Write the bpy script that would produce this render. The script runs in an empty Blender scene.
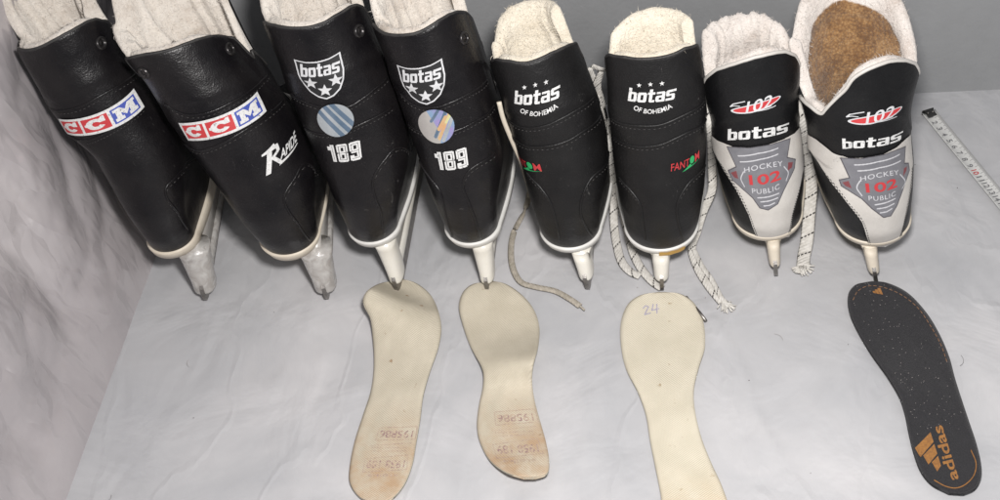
import bpy, math, random
import numpy as np
from mathutils import Vector, Matrix, noise

random.seed(3); rng = np.random.default_rng(5)
sc = bpy.context.scene
col = sc.collection

# ------------------------------------------------------------------ camera
CX, CY, FPX = 500.0, 250.0, 1311.79          # solved from the vanishing points of the photograph
def _n(v): v = np.array(v, float); return v / np.linalg.norm(v)
DN = _n((240, 1200, FPX))                    # world down, in camera axes (x right, y down, z forward)
FW = _n((180, -1470, FPX)); FW = _n(FW - DN * (FW @ DN))   # world +Y
RT = np.cross(DN, FW)                        # world +X
CAMH = 0.96724
M = np.array([RT, FW, -DN])                  # rows: world axes in camera axes
cam_data = bpy.data.cameras.new('camera'); cam = bpy.data.objects.new('camera', cam_data); col.objects.link(cam)
cam_data.sensor_width = 36; cam_data.lens = 36 * FPX / 1000; cam_data.clip_start = .02; cam_data.clip_end = 50
cxv, cyv, czv = M[:, 0], -M[:, 1], -M[:, 2]
cam.matrix_world = Matrix(((cxv[0], cyv[0], czv[0], 0), (cxv[1], cyv[1], czv[1], 0), (cxv[2], cyv[2], czv[2], CAMH), (0, 0, 0, 1)))
sc.camera = cam

# ------------------------------------------------------------------ world, lamps, exposure
w = bpy.data.worlds.new('World'); sc.world = w; w.use_nodes = True
bg = w.node_tree.nodes['Background']; bg.inputs[0].default_value = (.93, .94, 1, 1); bg.inputs[1].default_value = .20
def area(name, loc, target, size, power, colr):
    l = bpy.data.lights.new(name, 'AREA'); l.shape = 'DISK'; l.size = size; l.energy = power; l.color = colr
    o = bpy.data.objects.new(name, l); col.objects.link(o); o.location = loc
    o.rotation_euler = (Vector(target) - Vector(loc)).to_track_quat('-Z', 'Y').to_euler()
    return o
area('low_lamp', (.02, .22, .90), (0, .52, 0), .10, 14, (1, .97, .95))  # small lamp lowered to just under camera height, for falloff across the floor
area('fill_light', (.5, -.5, 1.6), (0, .8, 0), .9, 5, (.95, .97, 1))  # broad weak fill evening out the light, above and behind the camera
sc.view_settings.view_transform = 'Standard'; sc.view_settings.look = 'None'
sc.view_settings.exposure = 0; sc.view_settings.gamma = 1

# ------------------------------------------------------------------ projection helpers (true 3D positions from the photo)
def unproj(px, py, z=0.0):
    r = M @ np.array([(px - CX) / FPX, (py - CY) / FPX, 1.0])
    t = (z - CAMH) / r[2]
    return r * t + np.array([0, 0, CAMH])
def unproj_y(px, py, Y):
    r = M @ np.array([(px - CX) / FPX, (py - CY) / FPX, 1.0])
    return r * (Y / r[1]) + np.array([0, 0, CAMH])
def proj(P):
    c = (np.asarray(P, float) - np.array([0, 0, CAMH])) @ M
    return CX + FPX * c[..., 0] / c[..., 2], CY + FPX * c[..., 1] / c[..., 2]

# ------------------------------------------------------------------ materials
def new_mat(name):
    m = bpy.data.materials.new(name); m.use_nodes = True
    nt = m.node_tree; b = nt.nodes['Principled BSDF']
    return m, nt, b
def N(nt, t, **kw):
    n = nt.nodes.new(t)
    for k, v in kw.items():
        if k.startswith('i_'): n.inputs[k[2:].replace('_', ' ')].default_value = v
        else: setattr(n, k, v)
    return n
def ramp(nt, fac, stops):
    r = nt.nodes.new('ShaderNodeValToRGB'); e = r.color_ramp.elements
    e[0].position, e[0].color = stops[0][0], (*stops[0][1], 1); e[1].position, e[1].color = stops[-1][0], (*stops[-1][1], 1)
    for p, c in stops[1:-1]:
        x = e.new(p); x.color = (*c, 1)
    nt.links.new(fac, r.inputs[0]); return r
def simple(name, c1, c2=None, rough=.5, scale=60, bump=0.0, bscale=300, metal=0, coat=0, bdist=.001, sheen=0, detail=6, rvar=0, spec=.5):
    m, nt, b = new_mat(name)
    tc = N(nt, 'ShaderNodeTexCoord'); L = nt.links
    c2 = c2 or c1
    nz = N(nt, 'ShaderNodeTexNoise', i_Scale=scale, i_Detail=detail, i_Roughness=.6); L.new(tc.outputs['Object'], nz.inputs['Vector'])
    r = ramp(nt, nz.outputs['Fac'], [(.32, c1), (.68, c2)]); L.new(r.outputs[0], b.inputs['Base Color'])
    b.inputs['Roughness'].default_value = rough; b.inputs['Metallic'].default_value = metal
    b.inputs['Coat Weight'].default_value = coat; b.inputs['Coat Roughness'].default_value = .25
    b.inputs['Sheen Weight'].default_value = sheen; b.inputs['Specular IOR Level'].default_value = spec
    if rvar:
        mr = N(nt, 'ShaderNodeMapRange'); mr.inputs['To Min'].default_value = rough - rvar; mr.inputs['To Max'].default_value = rough + rvar
        n2 = N(nt, 'ShaderNodeTexNoise', i_Scale=scale * .5, i_Detail=8); L.new(tc.outputs['Object'], n2.inputs['Vector'])
        L.new(n2.outputs['Fac'], mr.inputs['Value']); L.new(mr.outputs[0], b.inputs['Roughness'])
    if bump:
        nb = N(nt, 'ShaderNodeTexNoise', i_Scale=bscale, i_Detail=5, i_Roughness=.6); L.new(tc.outputs['Object'], nb.inputs['Vector'])
        bp = N(nt, 'ShaderNodeBump', i_Strength=bump, i_Distance=bdist); L.new(nb.outputs['Fac'], bp.inputs['Height']); L.new(bp.outputs[0], b.inputs['Normal'])
    return m

def leather(name, base=(.0045, .004, .005), light=(.012, .0105, .0108), rough=.30, scuff=True):
    m, nt, b = new_mat(name); L = nt.links
    tc = N(nt, 'ShaderNodeTexCoord')
    n1 = N(nt, 'ShaderNodeTexNoise', i_Scale=22, i_Detail=8, i_Roughness=.65); L.new(tc.outputs['Object'], n1.inputs['Vector'])
    r1 = ramp(nt, n1.outputs['Fac'], [(.35, base), (.75, light)])
    colr = r1.outputs[0]
    if scuff:
        mp = N(nt, 'ShaderNodeMapping'); mp.inputs['Scale'].default_value = (1, 1, .35); L.new(tc.outputs['Object'], mp.inputs[0])
        n2 = N(nt, 'ShaderNodeTexNoise', i_Scale=150, i_Detail=10, i_Roughness=.75, i_Distortion=1.2); L.new(mp.outputs[0], n2.inputs['Vector'])
        r2 = ramp(nt, n2.outputs['Fac'], [(.635, (0, 0, 0)), (.74, (1, 1, 1))])
        mx = N(nt, 'ShaderNodeMix', data_type='RGBA'); L.new(r2.outputs[0], mx.inputs['Factor'])
        L.new(colr, mx.inputs['A']); mx.inputs['B'].default_value = (.14, .135, .13, 1); colr = mx.outputs['Result']
    L.new(colr, b.inputs['Base Color'])
    mr = N(nt, 'ShaderNodeMapRange'); mr.inputs['To Min'].default_value = rough - .09; mr.inputs['To Max'].default_value = rough + .16
    L.new(n1.outputs['Fac'], mr.inputs['Value']); L.new(mr.outputs[0], b.inputs['Roughness'])
    vo = N(nt, 'ShaderNodeTexVoronoi', i_Scale=700); L.new(tc.outputs['Object'], vo.inputs['Vector'])
    nb = N(nt, 'ShaderNodeTexNoise', i_Scale=75, i_Detail=6, i_Roughness=.6); L.new(tc.outputs['Object'], nb.inputs['Vector'])
    b1 = N(nt, 'ShaderNodeBump', i_Strength=.22, i_Distance=.0006); L.new(vo.outputs['Distance'], b1.inputs['Height'])
    b2 = N(nt, 'ShaderNodeBump', i_Strength=.4, i_Distance=.0018); L.new(nb.outputs['Fac'], b2.inputs['Height']); L.new(b1.outputs[0], b2.inputs['Normal'])
    L.new(b2.outputs[0], b.inputs['Normal']); b.inputs['Specular IOR Level'].default_value = .36
    return m

def fleece(name, c1, c2, c3=None):
    m, nt, b = new_mat(name); L = nt.links
    tc = N(nt, 'ShaderNodeTexCoord')
    n1 = N(nt, 'ShaderNodeTexNoise', i_Scale=26, i_Detail=8, i_Roughness=.65); L.new(tc.outputs['Object'], n1.inputs['Vector'])
    n3 = N(nt, 'ShaderNodeTexNoise', i_Scale=420, i_Detail=3, i_Roughness=.7, i_Distortion=.6); L.new(tc.outputs['Object'], n3.inputs['Vector'])
    ad = N(nt, 'ShaderNodeMath', operation='MULTIPLY_ADD'); L.new(n3.outputs['Fac'], ad.inputs[0]); ad.inputs[1].default_value = .35; L.new(n1.outputs['Fac'], ad.inputs[2])
    r1 = ramp(nt, ad.outputs[0], [(.45, c3 or c2), (.6, c2), (.82, c1)]); L.new(r1.outputs[0], b.inputs['Base Color'])
    b.inputs['Roughness'].default_value = .95; b.inputs['Sheen Weight'].default_value = .35; b.inputs['Specular IOR Level'].default_value = .1
    n2 = N(nt, 'ShaderNodeTexNoise', i_Scale=170, i_Detail=8, i_Roughness=.7, i_Distortion=.8); L.new(tc.outputs['Object'], n2.inputs['Vector'])
    bp = N(nt, 'ShaderNodeBump', i_Strength=.75, i_Distance=.004); L.new(n2.outputs['Fac'], bp.inputs['Height']); bp.inputs['Strength'].default_value = .5
    bp2 = N(nt, 'ShaderNodeBump', i_Strength=.8, i_Distance=.0015); L.new(n3.outputs['Fac'], bp2.inputs['Height']); L.new(bp.outputs[0], bp2.inputs['Normal'])
    L.new(bp2.outputs[0], b.inputs['Normal'])
    return m

MT = {}
MT['black'] = leather('black_leather')
MT['black_matt'] = leather('matt_black_leather', (.005, .0047, .005), (.010, .0095, .0095), .42)
MT['black_nylon'] = leather('black_synthetic', (.004, .004, .0046), (.008, .008, .0085), .38, False)
MT['white_leather'] = simple('white_leather', (.50, .475, .44), (.60, .575, .54), rough=.45, scale=30, bump=.3, bscale=500)
MT['seam'] = simple('seam_thread', (.022, .021, .022), (.06, .055, .053), rough=.5, scale=300)
MT['stitch_dark'] = simple('dark_thread', (.02, .02, .02), rough=.6)
MT['rim'] = simple('rim_binding', (.016, .015, .016), (.04, .038, .036), rough=.55, scale=120, bump=.5, bscale=500)
MT['sole_cream'] = simple('cream_sole', (.60, .53, .43), (.68, .62, .52), rough=.5, scale=40, bump=.2, bscale=250)
MT['sole_white'] = simple('white_sole', (.62, .61, .58), (.72, .71, .68), rough=.48, scale=40, bump=.2, bscale=250)
MT['holder_white'] = simple('white_plastic', (.66, .63, .56), (.74, .72, .66), rough=.32, scale=30, bump=.1, bscale=200, coat=.2)
MT['web'] = simple('greyed_plastic', (.40, .38, .35), (.48, .46, .43), rough=.35, scale=40, coat=.2)
MT['steel'] = simple('blade_steel', (.20, .19, .18), (.33, .31, .29), rough=.38, metal=.9, scale=120, rvar=.1, bump=.2, bscale=600)
MT['steel_black'] = simple('dark_rivet', (.035, .033, .033), (.06, .055, .055), rough=.3, metal=.7)
MT['fleece'] = fleece('cream_fleece', (.82, .76, .64), (.72, .65, .53), (.55, .47, .36))
MT['fleece_grey'] = fleece('greyish_fleece', (.78, .73, .66), (.68, .62, .55), (.50, .43, .36))
MT['fleece_white'] = fleece('white_fleece', (.78, .73, .68), (.68, .62, .57), (.50, .42, .36))
MT['felt_brown'] = fleece('worn_brown_felt', (.27, .155, .065), (.19, .10, .040), (.115, .062, .028))
def worn_fleece():
    m = MT['fleece_white'].copy(); m.name = 'white_fleece_with_worn_felt'; nt = m.node_tree; b = nt.nodes['Principled BSDF']; L = nt.links
    src = b.inputs['Base Color'].links[0].from_socket; at = nt.nodes.new('ShaderNodeAttribute'); at.attribute_name = 'wear'
    tc = nt.nodes.new('ShaderNodeTexCoord'); nz = N(nt, 'ShaderNodeTexNoise', i_Scale=45, i_Detail=8, i_Roughness=.7); L.new(tc.outputs['Object'], nz.inputs['Vector'])
    n9 = N(nt, 'ShaderNodeTexVoronoi', i_Scale=420); L.new(tc.outputs['Object'], n9.inputs['Vector'])
    a = N(nt, 'ShaderNodeMath', operation='MULTIPLY_ADD'); L.new(nz.outputs['Fac'], a.inputs[0]); a.inputs[1].default_value = 1.2; L.new(at.outputs['Fac'], a.inputs[2])
    mr = N(nt, 'ShaderNodeMapRange'); mr.inputs['From Min'].default_value = .95; mr.inputs['From Max'].default_value = 1.25; L.new(a.outputs[0], mr.inputs['Value'])
    a2 = N(nt, 'ShaderNodeMath', operation='MULTIPLY_ADD'); L.new(n9.outputs['Distance'], a2.inputs[0]); a2.inputs[1].default_value = .35; L.new(nz.outputs['Fac'], a2.inputs[2])
    r = ramp(nt, a2.outputs[0], [(.40, (.50, .32, .16)), (.60, (.34, .19, .08)), (.80, (.19, .10, .045))])
    mx = N(nt, 'ShaderNodeMix', data_type='RGBA'); L.new(mr.outputs[0], mx.inputs['Factor']); L.new(src, mx.inputs['A']); L.new(r.outputs[0], mx.inputs['B']); L.new(mx.outputs['Result'], b.inputs['Base Color'])
    return m
MT['fleece_worn'] = worn_fleece()
def worn_print(name, c, worn):
    m, nt, b = new_mat(name); L = nt.links; tc = N(nt, 'ShaderNodeTexCoord')
    nz = N(nt, 'ShaderNodeTexNoise', i_Scale=520, i_Detail=6, i_Roughness=.7, i_Distortion=.6); L.new(tc.outputs['Object'], nz.inputs['Vector'])
    r_ = ramp(nt, nz.outputs['Fac'], [(.33, worn), (.42, tuple(x * .85 for x in c)), (.6, c)]); L.new(r_.outputs[0], b.inputs['Base Color']); b.inputs['Roughness'].default_value = .5
    bp = N(nt, 'ShaderNodeBump', i_Strength=.4, i_Distance=.0006); L.new(nz.outputs['Fac'], bp.inputs['Height']); L.new(bp.outputs[0], b.inputs['Normal']); return m
MT['d_white'] = worn_print('white_print', (.70, .70, .69), (.12, .12, .12))
MT['d_silver'] = simple('silver_print', (.52, .53, .54), (.62, .62, .63), rough=.45, scale=200)
MT['d_red'] = simple('red_print', (.52, .045, .05), (.46, .035, .04), rough=.45)
MT['d_blue'] = simple('blue_print', (.045, .075, .33), (.06, .09, .38), rough=.45)
MT['d_black'] = simple('black_print', (.015, .015, .016), rough=.45)
MT['d_green'] = simple('green_print', (.03, .36, .12), rough=.45)
MT['d_grey'] = simple('grey_rubber', (.15, .15, .165), (.19, .19, .205), rough=.42, scale=90, bump=.15)
MT['d_lightgrey'] = simple('light_grey_rubber', (.52, .52, .54), rough=.4)
MT['d_darkred'] = simple('dark_red_rubber', (.20, .055, .06), rough=.45)
MT['d_orange'] = simple('orange_print', (.32, .145, .035), (.19, .085, .028), rough=.8, scale=500)
MT['d_holo1'] = simple('foil_pale', (.42, .47, .50), (.55, .58, .60), rough=.25, metal=.5, scale=90)
MT['d_holo2'] = simple('foil_blue', (.12, .19, .28), (.20, .27, .36), rough=.25, metal=.5, scale=90)
MT['d_holo3'] = simple('foil_orange', (.75, .42, .22), (.70, .55, .30), rough=.25, metal=.4, scale=90)
MT['d_holo4'] = simple('foil_violet', (.42, .30, .62), (.28, .42, .60), rough=.25, metal=.4, scale=90)
MT['d_holo5'] = simple('foil_grey', (.44, .42, .40), (.52, .50, .47), rough=.3, metal=.4, scale=90)
MT['d_darkgrey'] = simple('dark_grey_rubber', (.075, .07, .08), rough=.45)
MT['d_stain'] = simple('glue_stain', (.62, .33, .03), (.70, .42, .07), rough=.5)
MT['clear'] = None
def clear_plastic():
    m, nt, b = new_mat('cloudy_clear_plastic'); L = nt.links
    tc = N(nt, 'ShaderNodeTexCoord')
    nz = N(nt, 'ShaderNodeTexNoise', i_Scale=70, i_Detail=6, i_Distortion=1.5); L.new(tc.outputs['Object'], nz.inputs['Vector'])
    r = ramp(nt, nz.outputs['Fac'], [(.35, (.50, .47, .44)), (.65, (.72, .70, .67))]); L.new(r.outputs[0], b.inputs['Base Color'])
    b.inputs['Roughness'].default_value = .22; b.inputs['Transmission Weight'].default_value = .35; b.inputs['IOR'].default_value = 1.4
    b.inputs['Subsurface Weight'].default_value = 0; b.inputs['Coat Weight'].default_value = .4
    bp = N(nt, 'ShaderNodeBump', i_Strength=.4, i_Distance=.003); L.new(nz.outputs['Fac'], bp.inputs['Height']); L.new(bp.outputs[0], b.inputs['Normal'])
    return m
MT['clear'] = clear_plastic()
def lace_mat(name, c1, c2, ticks):
    m, nt, b = new_mat(name); L = nt.links
    uv = N(nt, 'ShaderNodeUVMap'); tc = N(nt, 'ShaderNodeTexCoord')
    nz = N(nt, 'ShaderNodeTexNoise', i_Scale=250, i_Detail=5); L.new(tc.outputs['Object'], nz.inputs['Vector'])
    r = ramp(nt, nz.outputs['Fac'], [(.35, c1), (.65, c2)]); out = r.outputs[0]
    sp = N(nt, 'ShaderNodeSeparateXYZ'); L.new(uv.outputs[0], sp.inputs[0])
    if ticks:
        a = N(nt, 'ShaderNodeMath', operation='MULTIPLY_ADD'); L.new(sp.outputs['Y'], a.inputs[0]); a.inputs[1].default_value = .42
        d = N(nt, 'ShaderNodeMath', operation='MULTIPLY'); L.new(sp.outputs['X'], d.inputs[0]); d.inputs[1].default_value = 1 / .020
        L.new(d.outputs[0], a.inputs[2])
        fr = N(nt, 'ShaderNodeMath', operation='FRACT'); L.new(a.outputs[0], fr.inputs[0])
        lt = N(nt, 'ShaderNodeMath', operation='LESS_THAN'); L.new(fr.outputs[0], lt.inputs[0]); lt.inputs[1].default_value = .085
        dv = N(nt, 'ShaderNodeMath', operation='MULTIPLY'); L.new(sp.outputs['Y'], dv.inputs[0]); dv.inputs[1].default_value = 4
        f2 = N(nt, 'ShaderNodeMath', operation='FRACT'); L.new(dv.outputs[0], f2.inputs[0])
        l2 = N(nt, 'ShaderNodeMath', operation='LESS_THAN'); L.new(f2.outputs[0], l2.inputs[0]); l2.inputs[1].default_value = .72
        mm = N(nt, 'ShaderNodeMath', operation='MULTIPLY'); L.new(lt.outputs[0], mm.inputs[0]); L.new(l2.outputs[0], mm.inputs[1])
        mx = N(nt, 'ShaderNodeMix', data_type='RGBA'); L.new(mm.outputs[0], mx.inputs['Factor']); L.new(out, mx.inputs['A']); mx.inputs['B'].default_value = (.025, .022, .02, 1)
        out = mx.outputs['Result']
    L.new(out, b.inputs['Base Color']); b.inputs['Roughness'].default_value = .9
    # woven texture
    wv = N(nt, 'ShaderNodeTexWave', i_Scale=1.0); wv.bands_direction = 'DIAGONAL'
    ms = N(nt, 'ShaderNodeMapping'); ms.inputs['Scale'].default_value = (160, 1.5, 1); L.new(uv.outputs[0], ms.inputs[0]); L.new(ms.outputs[0], wv.inputs['Vector'])
    bp = N(nt, 'ShaderNodeBump', i_Strength=.5, i_Distance=.0006); L.new(wv.outputs['Fac'], bp.inputs['Height']); L.new(bp.outputs[0], b.inputs['Normal'])
    return m
MT['lace_white'] = lace_mat('white_lace', (.50, .48, .44), (.64, .62, .58), True)
MT['lace_beige'] = lace_mat('beige_lace', (.30, .27, .22), (.42, .38, .32), False)

# ------------------------------------------------------------------ mesh helpers
def mesh_obj(name, V, F, mats, parent=None, midx=None, smooth=True, uvs=None):
    me = bpy.data.meshes.new(name); me.from_pydata([tuple(map(float, v)) for v in V], [], [tuple(map(int, f)) for f in F])
    for m in (mats if isinstance(mats, (list, tuple)) else [mats]): me.materials.append(m)
    if midx is not None: me.polygons.foreach_set('material_index', np.asarray(midx, dtype=np.int32))
    if smooth: me.polygons.foreach_set('use_smooth', np.ones(len(F), dtype=bool))
    if uvs is not None:
        uvl = me.uv_layers.new(name='UVMap'); li = np.zeros(len(me.loops), dtype=np.int32); me.loops.foreach_get('vertex_index', li)
        uvl.data.foreach_set('uv', np.asarray(uvs, dtype=np.float32)[li].ravel())
    me.update(); o = bpy.data.objects.new(name, me); col.objects.link(o)
    if parent: o.parent = parent
    return o
def recalc(o):
    import bmesh
    b = bmesh.new(); b.from_mesh(o.data); bmesh.ops.recalc_face_normals(b, faces=b.faces); b.to_mesh(o.data); b.free()
class MB:
    def __init__(s): s.V = []; s.F = []; s.I = []; s.U = []
    def add(s, V, F, mi=0, U=None):
        k = len(s.V); s.V += [tuple(v) for v in V]; s.F += [tuple(i + k for i in f) for f in F]; s.I += [mi] * len(F)
        s.U += [tuple(u) for u in U] if U is not None else [(.01, .5)] * len(V)
    def build(s, name, mats, parent=None, smooth=True, fix=False, uv=False):
        o = mesh_obj(name, s.V, s.F, mats, parent, s.I, smooth, s.U if uv else None)
        if fix: recalc(o)
        return o
def tube(mb, pts, r, n=6, mi=0, cap=True):
    pts = [np.asarray(p, float) for p in pts]; V = []; F = []
    prev = None
    for i, p in enumerate(pts):
        t = _n(pts[min(i + 1, len(pts) - 1)] - pts[max(i - 1, 0)] + 1e-9)
        a = np.cross(t, (0, 0, 1.)) if abs(t[2]) < .95 else np.cross(t, (1., 0, 0))
        if prev is not None:
            a = prev - t * (prev @ t)
        a = _n(a); prev = a; b = np.cross(t, a); rr = r[i] if hasattr(r, '__len__') else r
        for k in range(n):
            q = 2 * math.pi * k / n; V.append(p + rr * (math.cos(q) * a + math.sin(q) * b))
    for i in range(len(pts) - 1):
        for k in range(n):
            F.append((i * n + k, i * n + (k + 1) % n, (i + 1) * n + (k + 1) % n, (i + 1) * n + k))
    if cap: F.append(tuple(range(n))[::-1]); F.append(tuple((len(pts) - 1) * n + k for k in range(n)))
    mb.add(V, F, mi)
def smooth_path(pts, n=60):
    P = np.array(pts, float)
    if len(P) < 3:
        t = np.linspace(0, 1, n)[:, None]; return P[0] * (1 - t) + P[-1] * t
    d = np.r_[0, np.cumsum(np.linalg.norm(np.diff(P, axis=0), axis=1))]
    Q = np.vstack([2 * P[0] - P[1], P, 2 * P[-1] - P[-2]]); out = []
    for s in np.linspace(0, d[-1], n):
        i = min(np.searchsorted(d, s, 'right') - 1, len(P) - 2); t = (s - d[i]) / max(d[i + 1] - d[i], 1e-9)
        a, b, c, e = Q[i], Q[i + 1], Q[i + 2], Q[i + 3]
        out.append(.5 * ((2 * b) + (c - a) * t + (2 * a - 5 * b + 4 * c - e) * t * t + (3 * b - a - 3 * c + e) * t ** 3))
    return np.array(out)
def ribbon(mb, pts, side, wd, th=.0014, mi=0):
    """flat lace: pts (n,3), side = preferred width direction"""
    V = []; F = []; U = []; s = 0; n = len(pts)
    for i in range(n):
        t = _n(pts[min(i + 1, n - 1)] - pts[max(i - 1, 0)] + 1e-9)
        sd = np.asarray(side(i / (n - 1)) if callable(side) else side, float); a = _n(sd - t * (sd @ t)); b = np.cross(t, a)
        if i: s += np.linalg.norm(pts[i] - pts[i - 1])
        for (x, y) in ((-1, 0), (-.8, 1), (0, 1.25), (.8, 1), (1, 0), (.8, -1), (0, -1.25), (-.8, -1)):
            V.append(pts[i] + a * x * wd / 2 + b * y * th / 2); U.append((s, x * .5 + .5))
    for i in range(n - 1):
        for k in range(8): F.append((i * 8 + k, i * 8 + (k + 1) % 8, (i + 1) * 8 + (k + 1) % 8, (i + 1) * 8 + k))
    F.append(tuple(range(8))[::-1]); F.append(tuple((n - 1) * 8 + k for k in range(8)))
    mb.add(V, F, mi, U)
def tag(o, label, cat=None, group=None, kind=None):
    if label: o['label'] = label
    if cat: o['category'] = cat
    if group: o['group'] = group
    if kind: o['kind'] = kind

# ------------------------------------------------------------------ raster canvas for prints, badges and panels
class Canvas:
    def __init__(s, nu, nv): s.nu, s.nv = nu, nv; s.a = np.full((nv, nu), -1, dtype=np.int16); \
        s.X, s.Y = np.meshgrid((np.arange(nu) + .5) / nu, (np.arange(nv) + .5) / nv)
    def poly(s, P, c):
        P = np.asarray(P, float); ins = np.zeros(s.a.shape, bool); n = len(P)
        for i in range(n):
            x1, y1 = P[i]; x2, y2 = P[(i + 1) % n]
            if y1 == y2: continue
            m = (s.Y >= min(y1, y2)) & (s.Y < max(y1, y2))
            ins ^= m & (s.X < x1 + (s.Y - y1) * (x2 - x1) / (y2 - y1))
        s.a[ins] = c
    def rect(s, x0, y0, x1, y1, c): s.poly([(x0, y0), (x1, y0), (x1, y1), (x0, y1)], c)
    def stroke(s, P, wd, c, asp=1.0):
        """polyline of width wd (in v units); asp = width/height of one canvas unit"""
        P = np.asarray(P, float)
        for i in range(len(P) - 1):
            a, b = P[i] * (asp, 1), P[i + 1] * (asp, 1); d = b - a; L2 = d @ d + 1e-12
            qx, qy = s.X * asp - a[0], s.Y - a[1]; t = np.clip((qx * d[0] + qy * d[1]) / L2, 0, 1)
            s.a[(qx - t * d[0]) ** 2 + (qy - t * d[1]) ** 2 < (wd / 2) ** 2] = c
    def ellipse(s, cx, cy, rx, ry, c, rot=0, asp=1.0):
        x = (s.X - cx) * asp; y = s.Y - cy; cr, sr = math.cos(rot), math.sin(rot)
        s.a[((x * cr + y * sr) / rx) ** 2 + ((-x * sr + y * cr) / ry) ** 2 < 1] = c
    def tris(s, T, c):
        for t in T:
            (x1, y1), (x2, y2), (x3, y3) = t
            d = (y2 - y3) * (x1 - x3) + (x3 - x2) * (y1 - y3)
            if abs(d) < 1e-14: continue
            i0 = max(int(min(y1, y2, y3) * s.nv) - 1, 0); i1 = min(int(max(y1, y2, y3) * s.nv) + 2, s.nv)
            j0 = max(int(min(x1, x2, x3) * s.nu) - 1, 0); j1 = min(int(max(x1, x2, x3) * s.nu) + 2, s.nu)
            if i0 >= i1 or j0 >= j1: continue
            X = s.X[i0:i1, j0:j1]; Y = s.Y[i0:i1, j0:j1]
            a = ((y2 - y3) * (X - x3) + (x3 - x2) * (Y - y3)) / d; b = ((y3 - y1) * (X - x3) + (x1 - x3) * (Y - y3)) / d
            m = (a >= 0) & (b >= 0) & (a + b <= 1); s.a[i0:i1, j0:j1][m] = c
    def quads(s, maxrun=6):
        out = []
        for i in range(s.nv):
            r = s.a[i]; j = 0
            while j < s.nu:
                if r[j] < 0: j += 1; continue
                k = j
                while k < s.nu and r[k] == r[j] and k - j < maxrun: k += 1
                out.append((j / s.nu, i / s.nv, k / s.nu, (i + 1) / s.nv, int(r[j]))); j = k
        return out
_txt = {}
def text_tris(body, bold=0.0, spacing=1.0):
    k = (body, bold, spacing)
    if k in _txt: return _txt[k]
    c = bpy.data.curves.new('txt', 'FONT'); c.body = body; c.offset = bold; c.space_character = spacing; c.resolution_u = 4
    o = bpy.data.objects.new('txt', c); col.objects.link(o)
    dg = bpy.context.evaluated_depsgraph_get(); dg.update()
    me = bpy.data.meshes.new_from_object(o.evaluated_get(dg)); me.calc_loop_triangles()
    v = np.array([x.co[:2] for x in me.vertices]); t = np.array([x.vertices[:] for x in me.loop_triangles])
    bpy.data.objects.remove(o); bpy.data.curves.remove(c); bpy.data.meshes.remove(me)
    v = (v - v.min(0)) / (v.max(0) - v.min(0)); _txt[k] = v[t]; return _txt[k]
def put_text(cv, body, box, c, bold=0.0, shear=0.0, spacing=1.0, warp=None):
    T = text_tris(body, bold, spacing).copy(); x0, y0, x1, y1 = box
    T[..., 0] = x0 + (x1 - x0) * (T[..., 0] + shear * T[..., 1] * 1.0); T[..., 1] = y0 + (y1 - y0) * T[..., 1]
    if warp: X, Y = warp(T[..., 0], T[..., 1]); T = np.stack([X, Y], -1)
    cv.tris(T, c)
# heavy rectangular lettering of the shoe maker's word mark
GL = {'b': ([(0, 0, 2, 8.4), (2, 4.7, 4.9, 6), (0, 0, 4.9, 1.4), (3.6, .5, 5.5, 5.5)], 6.1),
      'o': ([(0, .5, 1.9, 5.5), (3.6, .5, 5.5, 5.5), (.5, 4.6, 5, 6), (.5, 0, 5, 1.4)], 6.1),
      't': ([(.9, .4, 2.8, 7.9), (0, 4.7, 4.3, 6), (1.4, 0, 4.2, 1.4)], 4.8),
      'a': ([(3.6, 0, 5.5, 5.5), (.4, 4.8, 5, 6), (0, .5, 1.9, 3.2), (.5, 0, 4, 1.2), (.5, 2.6, 4, 3.7)], 6.1),
      's': ([(.5, 4.8, 6.2, 6.1), (0, 3, 1.9, 5.6), (.5, 2.5, 5, 3.7), (3.6, .5, 5.5, 3.2), (0, 0, 5, 1.3)], 6.2)}
def put_botas(cv, box, c, shear=.06):
    tw = sum(GL[g][1] for g in 'botas'); x0, y0, x1, y1 = box; x = 0
    for g in 'botas':
        for (a, b, d, e) in GL[g][0]:
            P = [((x + px) / tw + shear * py / 8.4, py / 8.4) for px, py in ((a, b), (d, b), (d, e), (a, e))]
            cv.poly([(x0 + (x1 - x0) * p, y0 + (y1 - y0) * q) for p, q in P], c)
        x += GL[g][1]
def star(cx, cy, r, asp, rot=0.0):
    return [(cx + r * (1 if k % 2 == 0 else .42) * math.sin(k * math.pi / 5 + rot) / asp, cy + r * (1 if k % 2 == 0 else .42) * math.cos(k * math.pi / 5 + rot)) for k in range(10)]

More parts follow.
